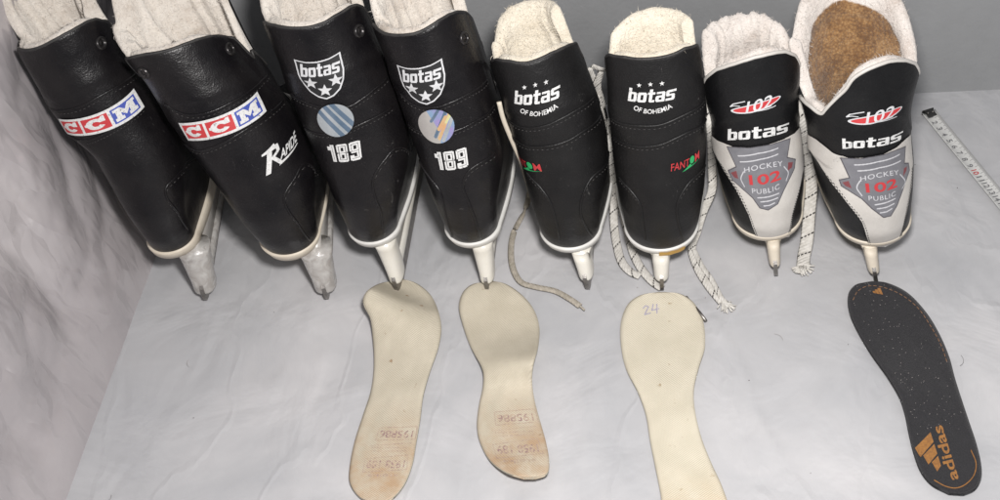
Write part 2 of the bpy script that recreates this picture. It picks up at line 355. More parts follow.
# ------------------------------------------------------------------ the boot surface
def sm_table(z, v, zz, k=5):
    y = np.interp(zz, z, v); ker = np.exp(-np.linspace(-1.8, 1.8, 2 * k + 1) ** 2); ker /= ker.sum()
    yp = np.r_[[y[0] * 2 - y[j] for j in range(k, 0, -1)], y, [y[-1] * 2 - y[-1 - j] for j in range(1, k + 1)]]
    return np.convolve(yp, ker, 'valid')
ZB = np.linspace(.04, .42, 190)
class Boot:
    """horizontal sections stacked in height; theta 0 = back of heel, +90 = right flank, 180 = front"""
    def __init__(s, blade_px, yaw, H, foot, sil_l, sil_r, z_sole=.058, front_lean=.0, depth=0, flare=(0, 0), bottom=None):
        p = unproj(*blade_px); s.base = p; s.yaw = math.radians(yaw); s.zs = z_sole; s.H = H; s.foot = foot; s.fs, s.fw = flare
        cs, sn = math.cos(s.yaw), math.sin(s.yaw); s.Rz = np.array([[cs, -sn, 0], [sn, cs, 0], [0, 0, 1]])
        if bottom:
            zz_ = np.linspace(.03, .09, 61); wy = [proj(s.base + s.Rz @ np.array([-.008, .010 * foot / .25, q]))[1] for q in zz_]; z_sole = float(np.interp(-bottom, -np.array(wy), zz_)); s.zs = z_sole; print('zs', round(z_sole, 4))
        k = (H - z_sole) / .235
        zk = lambda z: z_sole + (np.array(z) - .058) * k
        fk = foot / .25
        s.yb = sm_table(zk([.04, .058, .07, .09, .12, .15, .18, .22, .26, .30, .36, .42]), np.array([.016, .010, .004, -.001, .001, .009, .018, .028, .040, .052, .074, .096]) * fk, ZB, 4)
        s.yf = sm_table(zk([.04, .058, .07, .085, .10, .115, .13, .15, .18, .22, .26, .30, .36, .42]),
                        np.array([.232, .238, .246, .244, .232, .205, .178, .156, .146, .146, .152, .162, .182, .21]) * fk + np.interp(zk([.04, .058, .07, .085, .10, .115, .13, .15, .18, .22, .26, .30, .36, .42]), [.15, .4], [0, front_lean]), ZB, 4)
        if depth:
            q = np.clip((ZB - (z_sole + .075 * k)) / (.10 * k), 0, 1); q = q * q * (3 - 2 * q); s.yf = s.yf * (1 - q) + (s.yb + depth + .25 * np.clip(ZB - H, 0, 1)) * q
        s.bul = np.interp(ZB, zk([.06, .10, .14]), [.55, .45, 0])
        s.l = np.array(sil_l, float); s.r = np.array(sil_r, float)
        s.cx = np.zeros_like(ZB); s.w = np.full_like(ZB, .038)
        th = np.radians(np.arange(-112, 113, 4)); scale = FPX / 1.2
        def ext(T, y):   # silhouettes as functions of image row, extrapolated gently
            a = np.interp(y, T[:, 0], T[:, 1])
            g0 = (T[1, 1] - T[0, 1]) / (T[1, 0] - T[0, 0]); a = np.where(y < T[0, 0], T[0, 1] + g0 * (y - T[0, 0]) * .8, a); return a
        for it in range(14):
            P = s.world(s.P(th[:, None], ZB[None, :])); px, py = proj(P)
            dl = -(px - ext(s.l, py)).min(0); dr = -(px - ext(s.r, py)).max(0)   # every section just touches the outline
            l = s.cx - s.w + dl / scale * .8; r = s.cx + s.w + dr / scale * .8
            lo = ZB < s.zs
            s.cx = (l + r) / 2; s.w = np.clip((r - l) / 2, .02, .07)
            i0 = np.searchsorted(ZB, s.zs); s.w[lo] = s.w[i0]; s.cx[lo] = s.cx[i0]
            ker = np.exp(-np.linspace(-1.8, 1.8, 13) ** 2); ker /= ker.sum()
            for nm in ('cx', 'w'):
                y = getattr(s, nm); yp = np.r_[[y[0] * 2 - y[q] for q in range(6, 0, -1)], y, [y[-1] * 2 - y[-1 - q] for q in range(1, 7)]]; setattr(s, nm, np.convolve(yp, ker, 'valid'))
        s.grid()
    def P(s, th, z, off=0.0):
        th = np.asarray(th, float); z = np.asarray(z, float); th, z = np.broadcast_arrays(th, z)
        wv = np.interp(z, ZB, s.w) + off; yb = np.interp(z, ZB, s.yb) - off; yf = np.interp(z, ZB, s.yf) + off
        cx = np.interp(z, ZB, s.cx); bl = np.interp(z, ZB, s.bul)
        dw = np.minimum(wv * 1.0, (yf - yb) / 2); yw = yb + dw; c, sn = np.cos(th), np.sin(th)
        q = np.clip(-c, 0, 1)
        x = wv * sn * (1 + bl * 2.2 * q * np.clip(1.15 - q, 0, 1))
        y = np.where(c >= 0, yw - dw * c, yw + (yf - yw) * q)
        rp = np.clip((z - s.zs - .12) / .12, 0, 1.3) * q ** .7; x = x * (1 + s.fw * rp) + s.fs * rp
        return np.stack([cx + x, y, z], -1)
    def disp(s, th, z):
        th, z = np.broadcast_arrays(np.asarray(th, float), np.asarray(z, float)); P = s.P(th, z).reshape(-1, 3); rt = s.rim(th.ravel()); zf = z.ravel(); out = np.empty(len(P)); sd = Vector((s.seed * 7.1, 0, 0)); ca = s.crease
        for i in range(len(P)):
            q = Vector(P[i]) * 14 + sd; d = noise.noise(q) * ca + noise.noise(q * 3.1) * ca * .45
            zr = zf[i] - rt[i] + .05
            if zr > 0: d += .0011 * math.exp(-(zr / .012) ** 2) * min(1, zr / .004)
            out[i] = d
        return out.reshape(th.shape)
    def S(s, th, z, off): return s.P(th, z) + s.nrm(th, z) * (s.disp(th, z)[..., None] + off)
    def world(s, P): return P @ s.Rz.T + s.base
    def local(s, W): return (np.asarray(W) - s.base) @ s.Rz
    def nrm(s, th, z):
        e = 1e-3; a = s.P(th + e, z) - s.P(th - e, z); b = s.P(th, z + e) - s.P(th, z - e); n = np.cross(a, b)
        return n / (np.linalg.norm(n, axis=-1, keepdims=True) + 1e-12)
    def grid(s):
        s.gt = np.radians(np.arange(-125, 126, 1.0)); s.gz = np.arange(s.zs - .01, .40, .0015)
        T, Z = np.meshgrid(s.gt, s.gz, indexing='ij'); W = s.world(s.P(T, Z)); s.px, s.py = proj(W)
        n = s.nrm(T, Z) @ s.Rz.T; v = np.array([0, 0, CAMH]) - W; s.face = (n * v).sum(-1) > 0; s.T, s.Z = T, Z; s.dist = np.linalg.norm(v, axis=-1)
    def solve(s, px, py):
        d = (s.px - px) ** 2 + (s.py - py) ** 2 + np.where(s.face, 0, 900); k = d.argmin()
        if d.flat[k] < 9: k = np.where(d < 9, s.dist, 9e9).argmin(); dn = s.dist.flat[k]; k = np.where((s.dist < dn + .02), d, 9e9).argmin()
        t, z = s.T.flat[k], s.Z.flat[k]
        if s.px.flat[k] is not None and d.flat[k] > 6: return t, z
        for _ in range(4):   # newton refinement
            e = 1e-3; f = lambda a, b: np.array(proj(s.world(s.P(a, b)))); r = np.array([px, py]) - f(t, z)
            J = np.stack([(f(t + e, z) - f(t - e, z)) / 2 / e, (f(t, z + e) - f(t, z - e)) / 2 / e], -1)
            if abs(np.linalg.det(J)) < 1e-2: break
            st = np.linalg.solve(J, r); st = np.clip(st, [-.04, -.004], [.04, .004]); t += st[0]; z += st[1]
        e1 = np.hypot(*(f(t, z) - (px, py)))
        if e1 ** 2 > d.flat[k] or abs(t - s.T.flat[k]) > .12: return s.T.flat[k], s.Z.flat[k]
        return t, z
    def solve_front(s, px, py, off):
        if not hasattr(s, 'fg'):
            T, Z = np.meshgrid(np.radians(np.arange(95, 266, 1.0)), np.arange(s.zs + .05, .41, .0015), indexing='ij')
            s.fg = (T, Z, *proj(s.world(s.P(T, Z, off))))
        T, Z, X, Y = s.fg; k = ((X - px) ** 2 + (Y - py) ** 2).argmin(); e = math.sqrt(((X - px) ** 2 + (Y - py) ** 2).min())
        return T.flat[k], Z.flat[k], e

def decal(b, cv, fit, mats, name, parent, off=.0005, maxrun=6, thick=0.0):
    """turn a canvas into a print lying on the boot; fit maps canvas uv -> (theta, z)"""
    Q = cv.quads(maxrun)
    if not Q: return None
    A = np.array([q[:4] for q in Q]); C = [q[4] for q in Q]
    U = np.stack([A[:, [0, 2, 2, 0]], A[:, [1, 1, 3, 3]]], -1).reshape(-1, 2)
    t, z = fit(U[:, 0], U[:, 1]); V = b.S(t, z, off)
    F = np.arange(len(V)).reshape(-1, 4)
    used = sorted(set(C)); mp = {c: i for i, c in enumerate(used)}
    return mesh_obj(name, V, F, [mats[c] for c in used], parent, [mp[c] for c in C], smooth=True)
def fit_anchor(b, anchors, quad=False):
    """anchors: (u, v, px, py)"""
    A = []; T = []; Z = []
    for u, v, x, y in anchors:
        t, z = b.solve(x, y); A.append([1, u, v] + ([u * u, u * v] if quad else [])); T.append(t); Z.append(z)
    A = np.array(A); ct = np.linalg.lstsq(A, np.array(T), rcond=None)[0]; cz = np.linalg.lstsq(A, np.array(Z), rcond=None)[0]
    def f(u, v):
        B = np.stack([np.ones_like(u), u, v] + ([u * u, u * v] if quad else []), -1); return B @ ct, B @ cz
    return f
class PxCanvas:
    """shapes given in picture pixels, moved onto the boot's (theta, z) chart"""
    def __init__(s, b, P, res=.00025):
        s.b = b; s.res = res; TZ = np.array([b.solve(*p) for p in P]); s.t0, s.z0 = TZ.min(0) - (.03, .002); s.t1, s.z1 = TZ.max(0) + (.03, .002)
        s.cv = Canvas(int((s.t1 - s.t0) * .035 / res) + 1, int((s.z1 - s.z0) / res) + 1); s.asp = (s.t1 - s.t0) * .035 / (s.z1 - s.z0)
    def m(s, P): return [((t - s.t0) / (s.t1 - s.t0), (z - s.z0) / (s.z1 - s.z0)) for t, z in (s.b.solve(*p) for p in P)]
    def poly(s, P, c): s.cv.poly(s.m(P), c)
    def stroke(s, P, mm, c): s.cv.stroke(s.m(P), mm / 1000 / (s.z1 - s.z0), c, s.asp)
    def fit(s, u, v): return s.t0 + u * (s.t1 - s.t0), s.z0 + v * (s.z1 - s.z0)
def densify(P, n=6):
    out = []
    for i in range(len(P) - 1):
        for k in range(n): out.append(tuple(np.array(P[i]) * (1 - k / n) + np.array(P[i + 1]) * k / n))
    return out + [P[-1]]

def build_skate(cfg):
    b = Boot(cfg['blade'], cfg['yaw'], cfg['H'], cfg['foot'], cfg['L'], cfg['R'], cfg.get('zs', .058), cfg.get('fl', 0), cfg.get('depth', 0), cfg.get('flare', (0, 0)), cfg.get('bottom'))
    root = bpy.data.objects.new('ice_skate', None); root.empty_display_size = .05; col.objects.link(root)
    root.location = b.base; root.rotation_euler = (0, 0, b.yaw)
    tag(root, cfg['label'], 'skate', cfg.get('group', 'ice skates standing in a row with heels to the viewer'))
    fk = cfg['foot'] / .25; zs = b.zs; seed = cfg['seed']
    # ---- rim of the leather boot
    R = sorted(b.solve(*p) for p in cfg['rim']); RT_, RZ_ = np.array([r[0] for r in R]), np.array([r[1] for r in R])
    dt = np.radians(14); drop = cfg.get('drop', .045)
    RT_ = np.r_[-math.pi, RT_[0] - 3 * dt, RT_[0] - dt, RT_, RT_[-1] + dt, RT_[-1] + 3 * dt, math.pi]
    RZ_ = np.r_[RZ_[0] - drop - .01, RZ_[0] - drop - .01, RZ_[0] - drop * .5, RZ_, RZ_[-1] - drop * .5, RZ_[-1] - drop - .01, RZ_[-1] - drop - .01]
    RZ_[0] = RZ_[-1] = min(RZ_[0], RZ_[-1])
    tt = np.linspace(-math.pi, math.pi, 361)
    o_ = np.argsort(RT_); rz = np.interp(tt, RT_[o_], RZ_[o_])
    ker = np.exp(-np.linspace(-1.6, 1.6, 9) ** 2); ker /= ker.sum(); rz = np.convolve(np.r_[rz[-5:-1], rz, rz[1:5]], ker, 'valid')
    rim = lambda t: np.interp((np.asarray(t) + math.pi) % (2 * math.pi) - math.pi, tt, rz)
    b.rim = rim; b.seed = seed; b.crease = cfg.get('crease', .0008)
    # ---- boot shell
    n, m = 192, 84; th = np.linspace(0, 2 * math.pi, n, endpoint=False); sh = cfg.get('sole_h', .0115); z0 = zs + sh - .0003
    V = []; rt = rim(th)
    for j in range(m + 1):
        v = j / m; z = z0 + (rt - z0) * v
        P = b.P(th, z)
        V += list(b.S(th, z, 0.0))
    F = [(j * n + i, j * n + (i + 1) % n, (j + 1) * n + (i + 1) % n, (j + 1) * n + i) for j in range(m) for i in range(n)]
    # rolled edge and inner face
    for k, (o, dz) in enumerate(((-.0008, .0009), (-.0022, .0009), (-.003, -.0005), (-.003, -.02))):
        V += list(b.P(th, rt + dz, o)); j = m + k
        F += [(j * n + i, j * n + (i + 1) % n, (j + 1) * n + (i + 1) % n, (j + 1) * n + i) for i in range(n)]
    boot = mesh_obj('boot', V, F, MT[cfg['leather']], root)
    # piping along the rim (back and sides)
    mb = MB(); ta = np.linspace(RT_[2], RT_[-3], 120); P = b.P(ta, rim(ta) + .0002, -.0008); tube(mb, P, .0014 if not cfg.get('pale_rim') else .0017, 8)
    mb.build('rim_piping', MT['white_leather'] if cfg.get('pale_rim') else MT['rim'], boot)
    # ---- sole
    V = []; F = []; prof = [(zs + .0005, -.012), (zs, .0005), (zs + .0008, .0018), (zs + sh - .0015, .0024), (zs + sh, .0014), (zs + sh + .0004, -.003)]
    if cfg.get('slim_sole'): prof = [(z, o - .0006) for z, o in prof]
    for z, o in prof: V += list(b.P(th, np.full(n, z), o))
    F = [(j * n + i, j * n + (i + 1) % n, (j + 1) * n + (i + 1) % n, (j + 1) * n + i) for j in range(len(prof) - 1) for i in range(n)]
    F.append(tuple(range(n))[::-1]); F.append(tuple((len(prof) - 1) * n + i for i in range(n)))
    sole = mesh_obj('sole', V, F, MT[cfg['sole']], root); recalc(sole)
    # ---- blade holder: heel post, runner, toe post; each leans over with the boot
    xx_ = np.linspace(-.05, .05, 101); cx0 = float(np.interp(cfg['post'], [proj(b.world(np.array([q, .022 * fk, zs])))[0] for q in xx_], xx_)); shx = lambda z: cx0 * min(z / zs, 1)
    mh = MB()
    def post(rows):
        V = []; k = 20
        for z, cy, hy, hx in rows:
            for i in range(k):
                a = 2 * math.pi * i / k; cc, ss = math.cos(a), math.sin(a)
                V.append((shx(z) + hx * math.copysign(abs(cc) ** .8, cc), cy * fk + hy * fk * math.copysign(abs(ss) ** .8, ss), z))
        F = [(j * k + i, j * k + (i + 1) % k, (j + 1) * k + (i + 1) % k, (j + 1) * k + i) for j in range(len(rows) - 1) for i in range(k)]
        F.append(tuple(range(k))[::-1]); F.append(tuple((len(rows) - 1) * k + i for i in range(k))); mh.add(V, F)
    hw = cfg.get('hw', 1.12)
    pz = cfg.get('pz', .0115)
    post([(pz, .011, .0105, .0045 * hw), (pz + .0012, .0115, .0135, .0064 * hw), (pz + .0035, .012, .0145, .0066 * hw), (.022, .0150, .0150, .0069 * hw), (.03, .0165, .0135, .0077 * hw), (.042, .019, .0130, .0085 * hw), (zs - .006, .021, .0135, .0092 * hw), (zs + .001, .022, .015, .0100 * hw)])
    post([(.016, .19, .026, .0058 * hw), (.022, .186, .026, .007 * hw), (.035, .178, .028, .0095 * hw), (zs - .004, .172, .036, .014 * hw), (zs + .001, .17, .04, .016 * hw)])
    ys = np.linspace(.004, .216, 24) * fk; Vr = []; 
    for y in ys:
        t = (y / fk - .004) / .212; top = .0265 - .003 * math.sin(t * math.pi)
        for x, z in ((-.0042 * hw, .0157), (.0042 * hw, .0157), (.005 * hw, .019), (.0038 * hw, top), (-.0038 * hw, top), (-.005 * hw, .019)): Vr.append((x + shx(z), y, z))
    Fr = [(j * 6 + i, j * 6 + (i + 1) % 6, (j + 1) * 6 + (i + 1) % 6, (j + 1) * 6 + i) for j in range(23) for i in range(6)]
    Fr.append(tuple(range(6))[::-1]); Fr.append(tuple(23 * 6 + i for i in range(6))); mh.add(Vr, Fr)
    yw_ = np.linspace(.02, .195, 12) * fk; Vw = []
    for y in yw_:
        for x, z in ((-.0024 * hw, .018), (.0024 * hw, .018), (.0034 * hw, zs + .002), (-.0034 * hw, zs + .002)): Vw.append((x + shx(z), y, z))
    mh.add(Vw, [(j * 4 + i, j * 4 + (i + 1) % 4, (j + 1) * 4 + (i + 1) % 4, (j + 1) * 4 + i) for j in range(11) for i in range(4)] + [(3, 2, 1, 0), (44, 45, 46, 47)], 1)
    mh.build('blade_holder', [MT[cfg['holder']], MT['web']], root, fix=True)
    # ---- blade: thin steel runner with rounded ends
    P2 = [(-.0045, .013), (-.0055, .007), (-.0035, .0025), (.003, .0003), (.02, 0), (.10, 0), (.19, 0), (.212, .0012), (.224, .0065), (.229, .014), (.226, .024), (.215, .024), (.10, .022), (.0, .021), (-.003, .018)]
    k = len(P2); V = []
    for sx in (-1, 1):
        for y, z in P2: V.append((sx * .0018 + shx(z), y * fk, z))
    F = [tuple(range(k)), tuple(range(2 * k - 1, k - 1, -1))] + [(i, i + k, (i + 1) % k + k, (i + 1) % k) for i in range(k)]
    bl = mesh_obj('blade', V, F, MT['steel'], root, smooth=False); recalc(bl)
    # ---- fleece lining: collar plus tongue, one thick shell
    io, oo = -.0105, -.0032
    A = cfg.get('arch'); tf = np.linspace(0, 2 * math.pi, n, endpoint=False)
    if A:
        S = [b.solve_front(x, y, io) for x, y in A]; bad = [round(e, 1) for *_, e in S if e > 3]
        if bad: print('arch miss', cfg['name'], bad)
        S = sorted((t, z) for t, z, e in S)
    else: S = cfg['arch_tz']; S = [(math.radians(t), z) for t, z in S]
    lt = np.array([s[0] for s in S]); lz = np.array([s[1] for s in S])
    g = math.radians(6)
    backR = RT_[-4]; backL = 2 * math.pi + RT_[3]
    kt = [0, backR - .2, backR]; kz = [rim(0) + .001, rim(backR - .2) + .001, rim(backR) - .001]
    kt2 = [backL, backL + .2, 2 * math.pi]; kz2 = [rim(RT_[3]) - .001, rim(RT_[3] + .2) + .001, rim(0) + .001]
    mid = [(t, z) for t, z in zip(lt, lz) if backR + .05 < t < backL - .05]
    tt2 = np.array(kt + [x[0] for x in mid] + kt2); zz2 = np.array([float(x) for x in kz + [x[1] for x in mid] + kz2])
    LTOP = np.interp(tf, tt2, zz2)
    back = (tf < backR) | (tf > backL); LTOP[back] = rim(tf[back]) + cfg.get('peek', .0012)
    ker = np.exp(-np.linspace(-1.5, 1.5, 7) ** 2); ker /= ker.sum(); LTOP = np.convolve(np.r_[LTOP[-3:], LTOP, LTOP[:3]], ker, 'valid')
    if cfg.get('fray'): LTOP += cfg['fray'] * np.array([noise.noise(Vector((math.cos(t) * 6, math.sin(t) * 6, seed))) * .6 + noise.noise(Vector((math.cos(t) * 22, math.sin(t) * 22, seed))) * .5 for t in tf])
    V = []; rows = 60; zb = zs + .018
    FOLD = np.array([abs(noise.noise(Vector((math.cos(t) * 2.6, math.sin(t) * 2.6, seed * 3.3)))) ** .6 - .5 for t in tf])
    def fz(P, amp): return [p + np.array([noise.noise(Vector(p) * 42 + Vector((seed, 0, 0))), noise.noise(Vector(p) * 42 + Vector((9, seed, 0))), noise.noise(Vector(p) * 70 + Vector((0, 4, seed)))]) * amp + np.array([noise.noise(Vector(p) * 260), noise.noise(Vector(p) * 250 + Vector((5, 5, 5))), noise.noise(Vector(p) * 240 + Vector((2, 8, 1)))]) * amp * .4 for p in P]
    for j in range(rows + 1):
        z = zb + (LTOP - .003 - zb) * j / rows; tpad = np.clip((z - (LTOP - .03)) / .03, 0, 1); pad = cfg.get('pad', .0025) * np.sin(tpad * math.pi * .9)
        V += fz(b.P(tf, z, io - pad + cfg.get('folds', 0) * FOLD * np.clip((z - zb - .08) / .08, 0, 1)), .0020)
    for o, dz in ((io + .0008, -.0008), (io + .003, .0006), (io + .0055, -.0006), (oo, -.003)): V += fz(b.P(tf, LTOP + dz, o), .0009)
    for j in range(1, 25): 
        z = LTOP - .003 - (LTOP - .003 - (zs + .05)) * j / 24; V += list(b.P(tf, z, oo - .0003))
    nr = len(V) // n
    F = [(j * n + i, (j + 1) * n + i, (j + 1) * n + (i + 1) % n, j * n + (i + 1) % n) for j in range(nr - 1) for i in range(n)]
    mi = []
    band = cfg.get('brown')
    for j in range(nr - 1):
        for i in range(n):
            k = 0; front = backR + .15 < tf[i] < backL - .15
            if j > rows + 3 and front: k = 1
            mi.append(k)
    # footbed closes the inside at the bottom
    F.append(tuple(range(n))); mi.append(0)
    lin = mesh_obj('lining', V, F, [MT['fleece_worn' if band else cfg['fleece']], MT['black_nylon']], root, mi)
    if band:
        at = lin.data.attributes.new('wear', 'FLOAT', 'POINT'); wv = np.zeros(len(V))
        for j in range(rows + 1):
            z = zb + (LTOP - .003 - zb) * j / rows; te = np.abs(tf - math.pi); wv[j * n:(j + 1) * n] = np.clip(((LTOP - z) - band(te)) / .006 + .5, -1, 2) * np.clip((1.35 - te) / .10, 0, 1)
        at.data.foreach_set('value', wv.astype(np.float32))
    recalc(lin)
    if cfg.get('lining_label'): lin['label'] = cfg['lining_label']
    # loose fibres standing on the pile
    VA = np.array(V); idx = np.arange(int(rows * .45) * n, (rows + 5) * n); pick = rng.choice(idx, 3800); fv = []; ff = []
    cen = np.array([np.interp(zs + .2, ZB, b.cx), .06 * fk, 0])
    for q in pick:
        p = VA[q]; inw = cen - p; inw[2] = 0; inw = _n(inw); row = q // n; up = 1.0 if row > rows - 2 else .25
        d = _n(inw * .8 + np.array([0, 0, up]) + rng.normal(0, .75, 3)); l = .0022 + .0035 * rng.random(); sd = _n(np.cross(d, rng.normal(0, 1, 3))) * .00017
        m2 = p + d * l * .55; e2 = m2 + _n(d + rng.normal(0, .6, 3)) * l * .5; k = len(fv); fv += [p - sd, p + sd, m2 + sd * .8, m2 - sd * .8, e2]; ff += [(k, k + 1, k + 2, k + 3), (k + 3, k + 2, k + 4)]
    fb = mesh_obj('fleece_fibres', fv, ff, MT['fleece_worn' if band else cfg['fleece']], lin); fb['kind'] = 'stuff'
    if band:
        at = fb.data.attributes.new('wear', 'FLOAT', 'POINT'); at.data.foreach_set('value', np.repeat(np.where(pick < (rows + 1) * n, wv[pick], 0), 5).astype(np.float32))
    # ---- seams
    if cfg.get('seams'):
        mb = MB()
        for S_ in cfg['seams']:
            TZ = np.array([b.solve(*p) for p in S_]); TZ = smooth_path(TZ * (.035, 1), 50) / (.035, 1)
            P = b.S(TZ[:, 0], TZ[:, 1], -.0002); tube(mb, P, .0013, 8, 0)
            P = b.S(TZ[:, 0], TZ[:, 1] - .003, .0001)
            for q in range(0, len(P) - 1, 2): tube(mb, P[q:q + 2], .00034, 5, 1)
        mb.build('seam', [MT[cfg['leather']], MT['seam']], boot)
    # ---- hollow rivets at the ankle
    for (x, y) in cfg.get('rivets', []):
        t, z = b.solve(x, y); p = b.P(t, z); nn = b.nrm(t, z); a = _n(np.cross(nn, (0, 0, 1.))); c = np.cross(nn, a); mb = MB(); V = []; k = 22
        for r_, h_ in ((.0062, -.001), (.0060, .0012), (.0048, .0022), (.0036, .0014), (.0030, -.0002), (.0018, .0006), (.0004, .0010)):
            for i in range(k):
                q = 2 * math.pi * i / k; V.append(p + nn * h_ + r_ * (math.cos(q) * a + math.sin(q) * c))
        F = [(j * k + i, j * k + (i + 1) % k, (j + 1) * k + (i + 1) % k, (j + 1) * k + i) for j in range(6) for i in range(k)] + [tuple(6 * k + i for i in range(k))]
        mb.add(V, F); mb.build('rivet', MT['steel_black'], root, fix=True)
    # ---- crossed laces down the front of the ankle, out of the camera's sight but there
    mb = MB(); zz = np.linspace(zs + .085 * fk, float(rim(math.pi)) - .004, 6)
    for i in range(5):
        for sgn in (-1, 1):
            ta = np.linspace(math.pi - sgn * .55, math.pi + sgn * .55, 12); za = np.linspace(zz[i], zz[i + 1], 12)
            ribbon(mb, b.P(ta, za, .0022 + .0008 * (sgn > 0)), (0, .3, 1), .006)
    mb.build('front_laces', MT['lace_white' if not cfg.get('beige') else 'lace_beige'], root, uv=True)
    cfg['fn'](b, root, boot, sole) if cfg.get('fn') else None
    return b, root

# ---- prints -------------------------------------------------------
PM = [MT['d_white'], MT['d_red'], MT['d_blue'], MT['d_black'], MT['d_silver'], MT['d_green'], MT['d_grey'], MT['d_lightgrey'], MT['d_darkred'],
      MT['d_holo1'], MT['d_holo2'], MT['d_holo3'], MT['d_holo4'], MT['d_holo5'], MT['white_leather'], MT['d_stain'], MT['d_darkgrey'], simple('foil_yellow', (.80, .72, .35), (.65, .75, .45), rough=.25, metal=.4)]
WHT, RED, BLU, BLK, SIL, GRN, GRY, LGR, DRD, H1, H2, H3, H4, H5, WLE, STN, DGY, YEL = range(18)
def ccm(b, boot, anc):
    cv = Canvas(330, 84); cv.rect(0, 0, 1, 1, WHT)
    def cell(x0, x1, colr, ch):
        cv.rect(x0, .13, x1, .87, colr); W_ = x1 - x0; X = lambda u: x0 + W_ * u; Y = lambda v: .13 + .74 * v
        if ch == 'C':
            a = [(math.cos(q), math.sin(q)) for q in np.linspace(.55, 2 * math.pi - .55, 22)]
            cv.poly([(X(.50 + .36 * c), Y(.5 + .38 * s)) for c, s in a] + [(X(.52 + .14 * c), Y(.5 + .17 * s)) for c, s in a[::-1]], WHT)
            cv.poly([(X(.66), Y(.56)), (X(.88), Y(.56)), (X(.88), Y(.93)), (X(.76), Y(.93)), (X(.66), Y(.76))], WHT)
            cv.poly([(X(.08), Y(.58)), (X(.26), Y(.62)), (X(.26), Y(.38)), (X(.08), Y(.42))], WHT)
        else:
            for q in ([(.08, .1), (.40, .1), (.40, .3), (.34, .3), (.34, .55), (.5, .28), (.66, .55), (.66, .3), (.60, .3), (.60, .1), (.93, .1), (.93, .3), (.86, .3), (.86, .72), (.93, .72), (.93, .91), (.66, .91), (.5, .62), (.34, .91), (.08, .91), (.08, .72), (.15, .72), (.15, .3), (.08, .3)],):
                cv.poly([(X(u), Y(v)) for u, v in q], WHT)
    cell(.035, .33, RED, 'C'); cell(.36, .655, RED, 'C'); cell(.685, .965, BLU, 'M')
    decal(b, cv, fit_anchor(b, anc, True), PM, 'brand_sticker', boot, .0014)
def shield(b, boot, anc):
    cv = Canvas(210, 210)
    sh = [(0, 1), (.25, .955), (.5, .94), (.75, .955), (1, 1), (.99, .62), (.93, .38), (.82, .19), (.66, .06), (.5, 0), (.34, .06), (.18, .19), (.07, .38), (.01, .62)]
    cv.poly(sh, SIL); cv.poly([(.5 + (x - .5) * .93, .51 + (y - .51) * .93) for x, y in sh], BLK)
    put_botas(cv, (.07, .58, .91, .90), SIL)
    for x, y in ((.25, .42), (.51, .22), (.77, .42)): cv.poly(star(x, y, .155, 1.0, .1), SIL)
    decal(b, cv, fit_anchor(b, anc), PM, 'crest_print', boot, .0005)
def roundel(b, boot, anc, second):
    cv = Canvas(130, 130); cv.ellipse(.5, .5, .5, .5, H1 if not second else H5)
    m = cv.a >= 0; keep = cv.a.copy()
    if not second:
        for k in (-.22, .06, .3): cv.stroke([(.1 + k, 1.1), (.9 + k, -.02)], .13, H2)
    else:
        cv.poly([(.28, 1.05), (1.1, 1.05), (1.1, -.05), (.55, -.05), (.62, .3)], H4)
        for k, c in ((0, H2), (.2, H3), (.4, H1)): cv.stroke([(.45 + k * .5, .2 - k * .3), (.85 + k * .5, .95 - k * .3)], .09, c)
        cv.stroke([(.40, .66), (.66, 1.0)], .08, H2); cv.stroke([(.58, .42), (.80, .74)], .10, H3); cv.stroke([(.80, .60), (.95, .80)], .07, YEL); cv.stroke([(.70, .30), (.95, .62)], .05, H1)
    cv.a[~m] = -1
    decal(b, cv, fit_anchor(b, anc), PM, 'foil_sticker', boot, .0015)
def n189(b, boot, anc):
    cv = Canvas(150, 84)
    def dig(x, rects):
        for pad, c in ((.02, WHT),):
            for (a, b_, d, e) in rects: cv.rect(x + a - pad * .5, b_ - pad, x + d + pad * .5, e + pad, c)
    dig(.02, [(.09, .03, .19, .97), (.0, .68, .1, .86)])
    dig(.30, [(0, .06, .1, .44), (0, .56, .1, .94), (.2, .06, .30, .44), (.2, .56, .30, .94), (.04, .02, .26, .18), (.04, .42, .26, .58), (.04, .82, .26, .98)])
    dig(.67, [(0, .54, .1, .94), (.2, .08, .30, .94), (.04, .02, .26, .18), (0, .06, .1, .28), (.04, .42, .26, .58), (.04, .82, .26, .98)])
    # thin dark line inside each digit
    for (a, c_, d, e) in ((.16, .1, .16, .9),): cv.stroke([(a, c_), (d, e)], .035, BLK, 1.8)
    for x in (.30, .67):
        cv.stroke([(x + .05, .88), (x + .25, .88), (x + .25, .12), (x + .05, .12)], .03, BLK, 1.8); cv.stroke([(x + .05, .88), (x + .05, .5), (x + .25, .5)], .03, BLK, 1.8)
        if x < .5: cv.stroke([(x + .05, .5), (x + .05, .12)], .03, BLK, 1.8)
    decal(b, cv, fit_anchor(b, anc), PM, 'number_print', boot, .0005)
def botas_boh(b, boot, anc):
    cv = Canvas(220, 150)
    put_botas(cv, (.0, .38, .94, .80), WHT, .04)
    for x, y in ((.24, .92), (.46, .95), (.68, .94)): cv.poly(star(x, y - .02, .075, 1.45), WHT)
    put_text(cv, 'OF BOHEMIA', (.14, .12, .86, .26), WHT, .012, warp=lambda X, Y: (X + (X - .5) * (Y - .19) * -.9, Y - .12 + .62 * (X - .5) ** 2 * 1.4 + .03))
    decal(b, cv, fit_anchor(b, anc), PM, 'brand_print', boot, .0005)
def fantom(b, boot, anc):
    cv = Canvas(150, 70)
    put_text(cv, 'FANT', (.0, .28, .58, .85), RED, .004, .03); put_text(cv, 'M', (.80, .30, 1, .92), RED, .004, .03)
    cv.ellipse(.69, .62, .085, .28, GRN); cv.poly([(.34, .0), (1.0, .30), (.66, .22), (.62, .4), (.5, .22)], GRN)
    decal(b, cv, fit_anchor(b, anc), PM, 'model_print', boot, .0005)
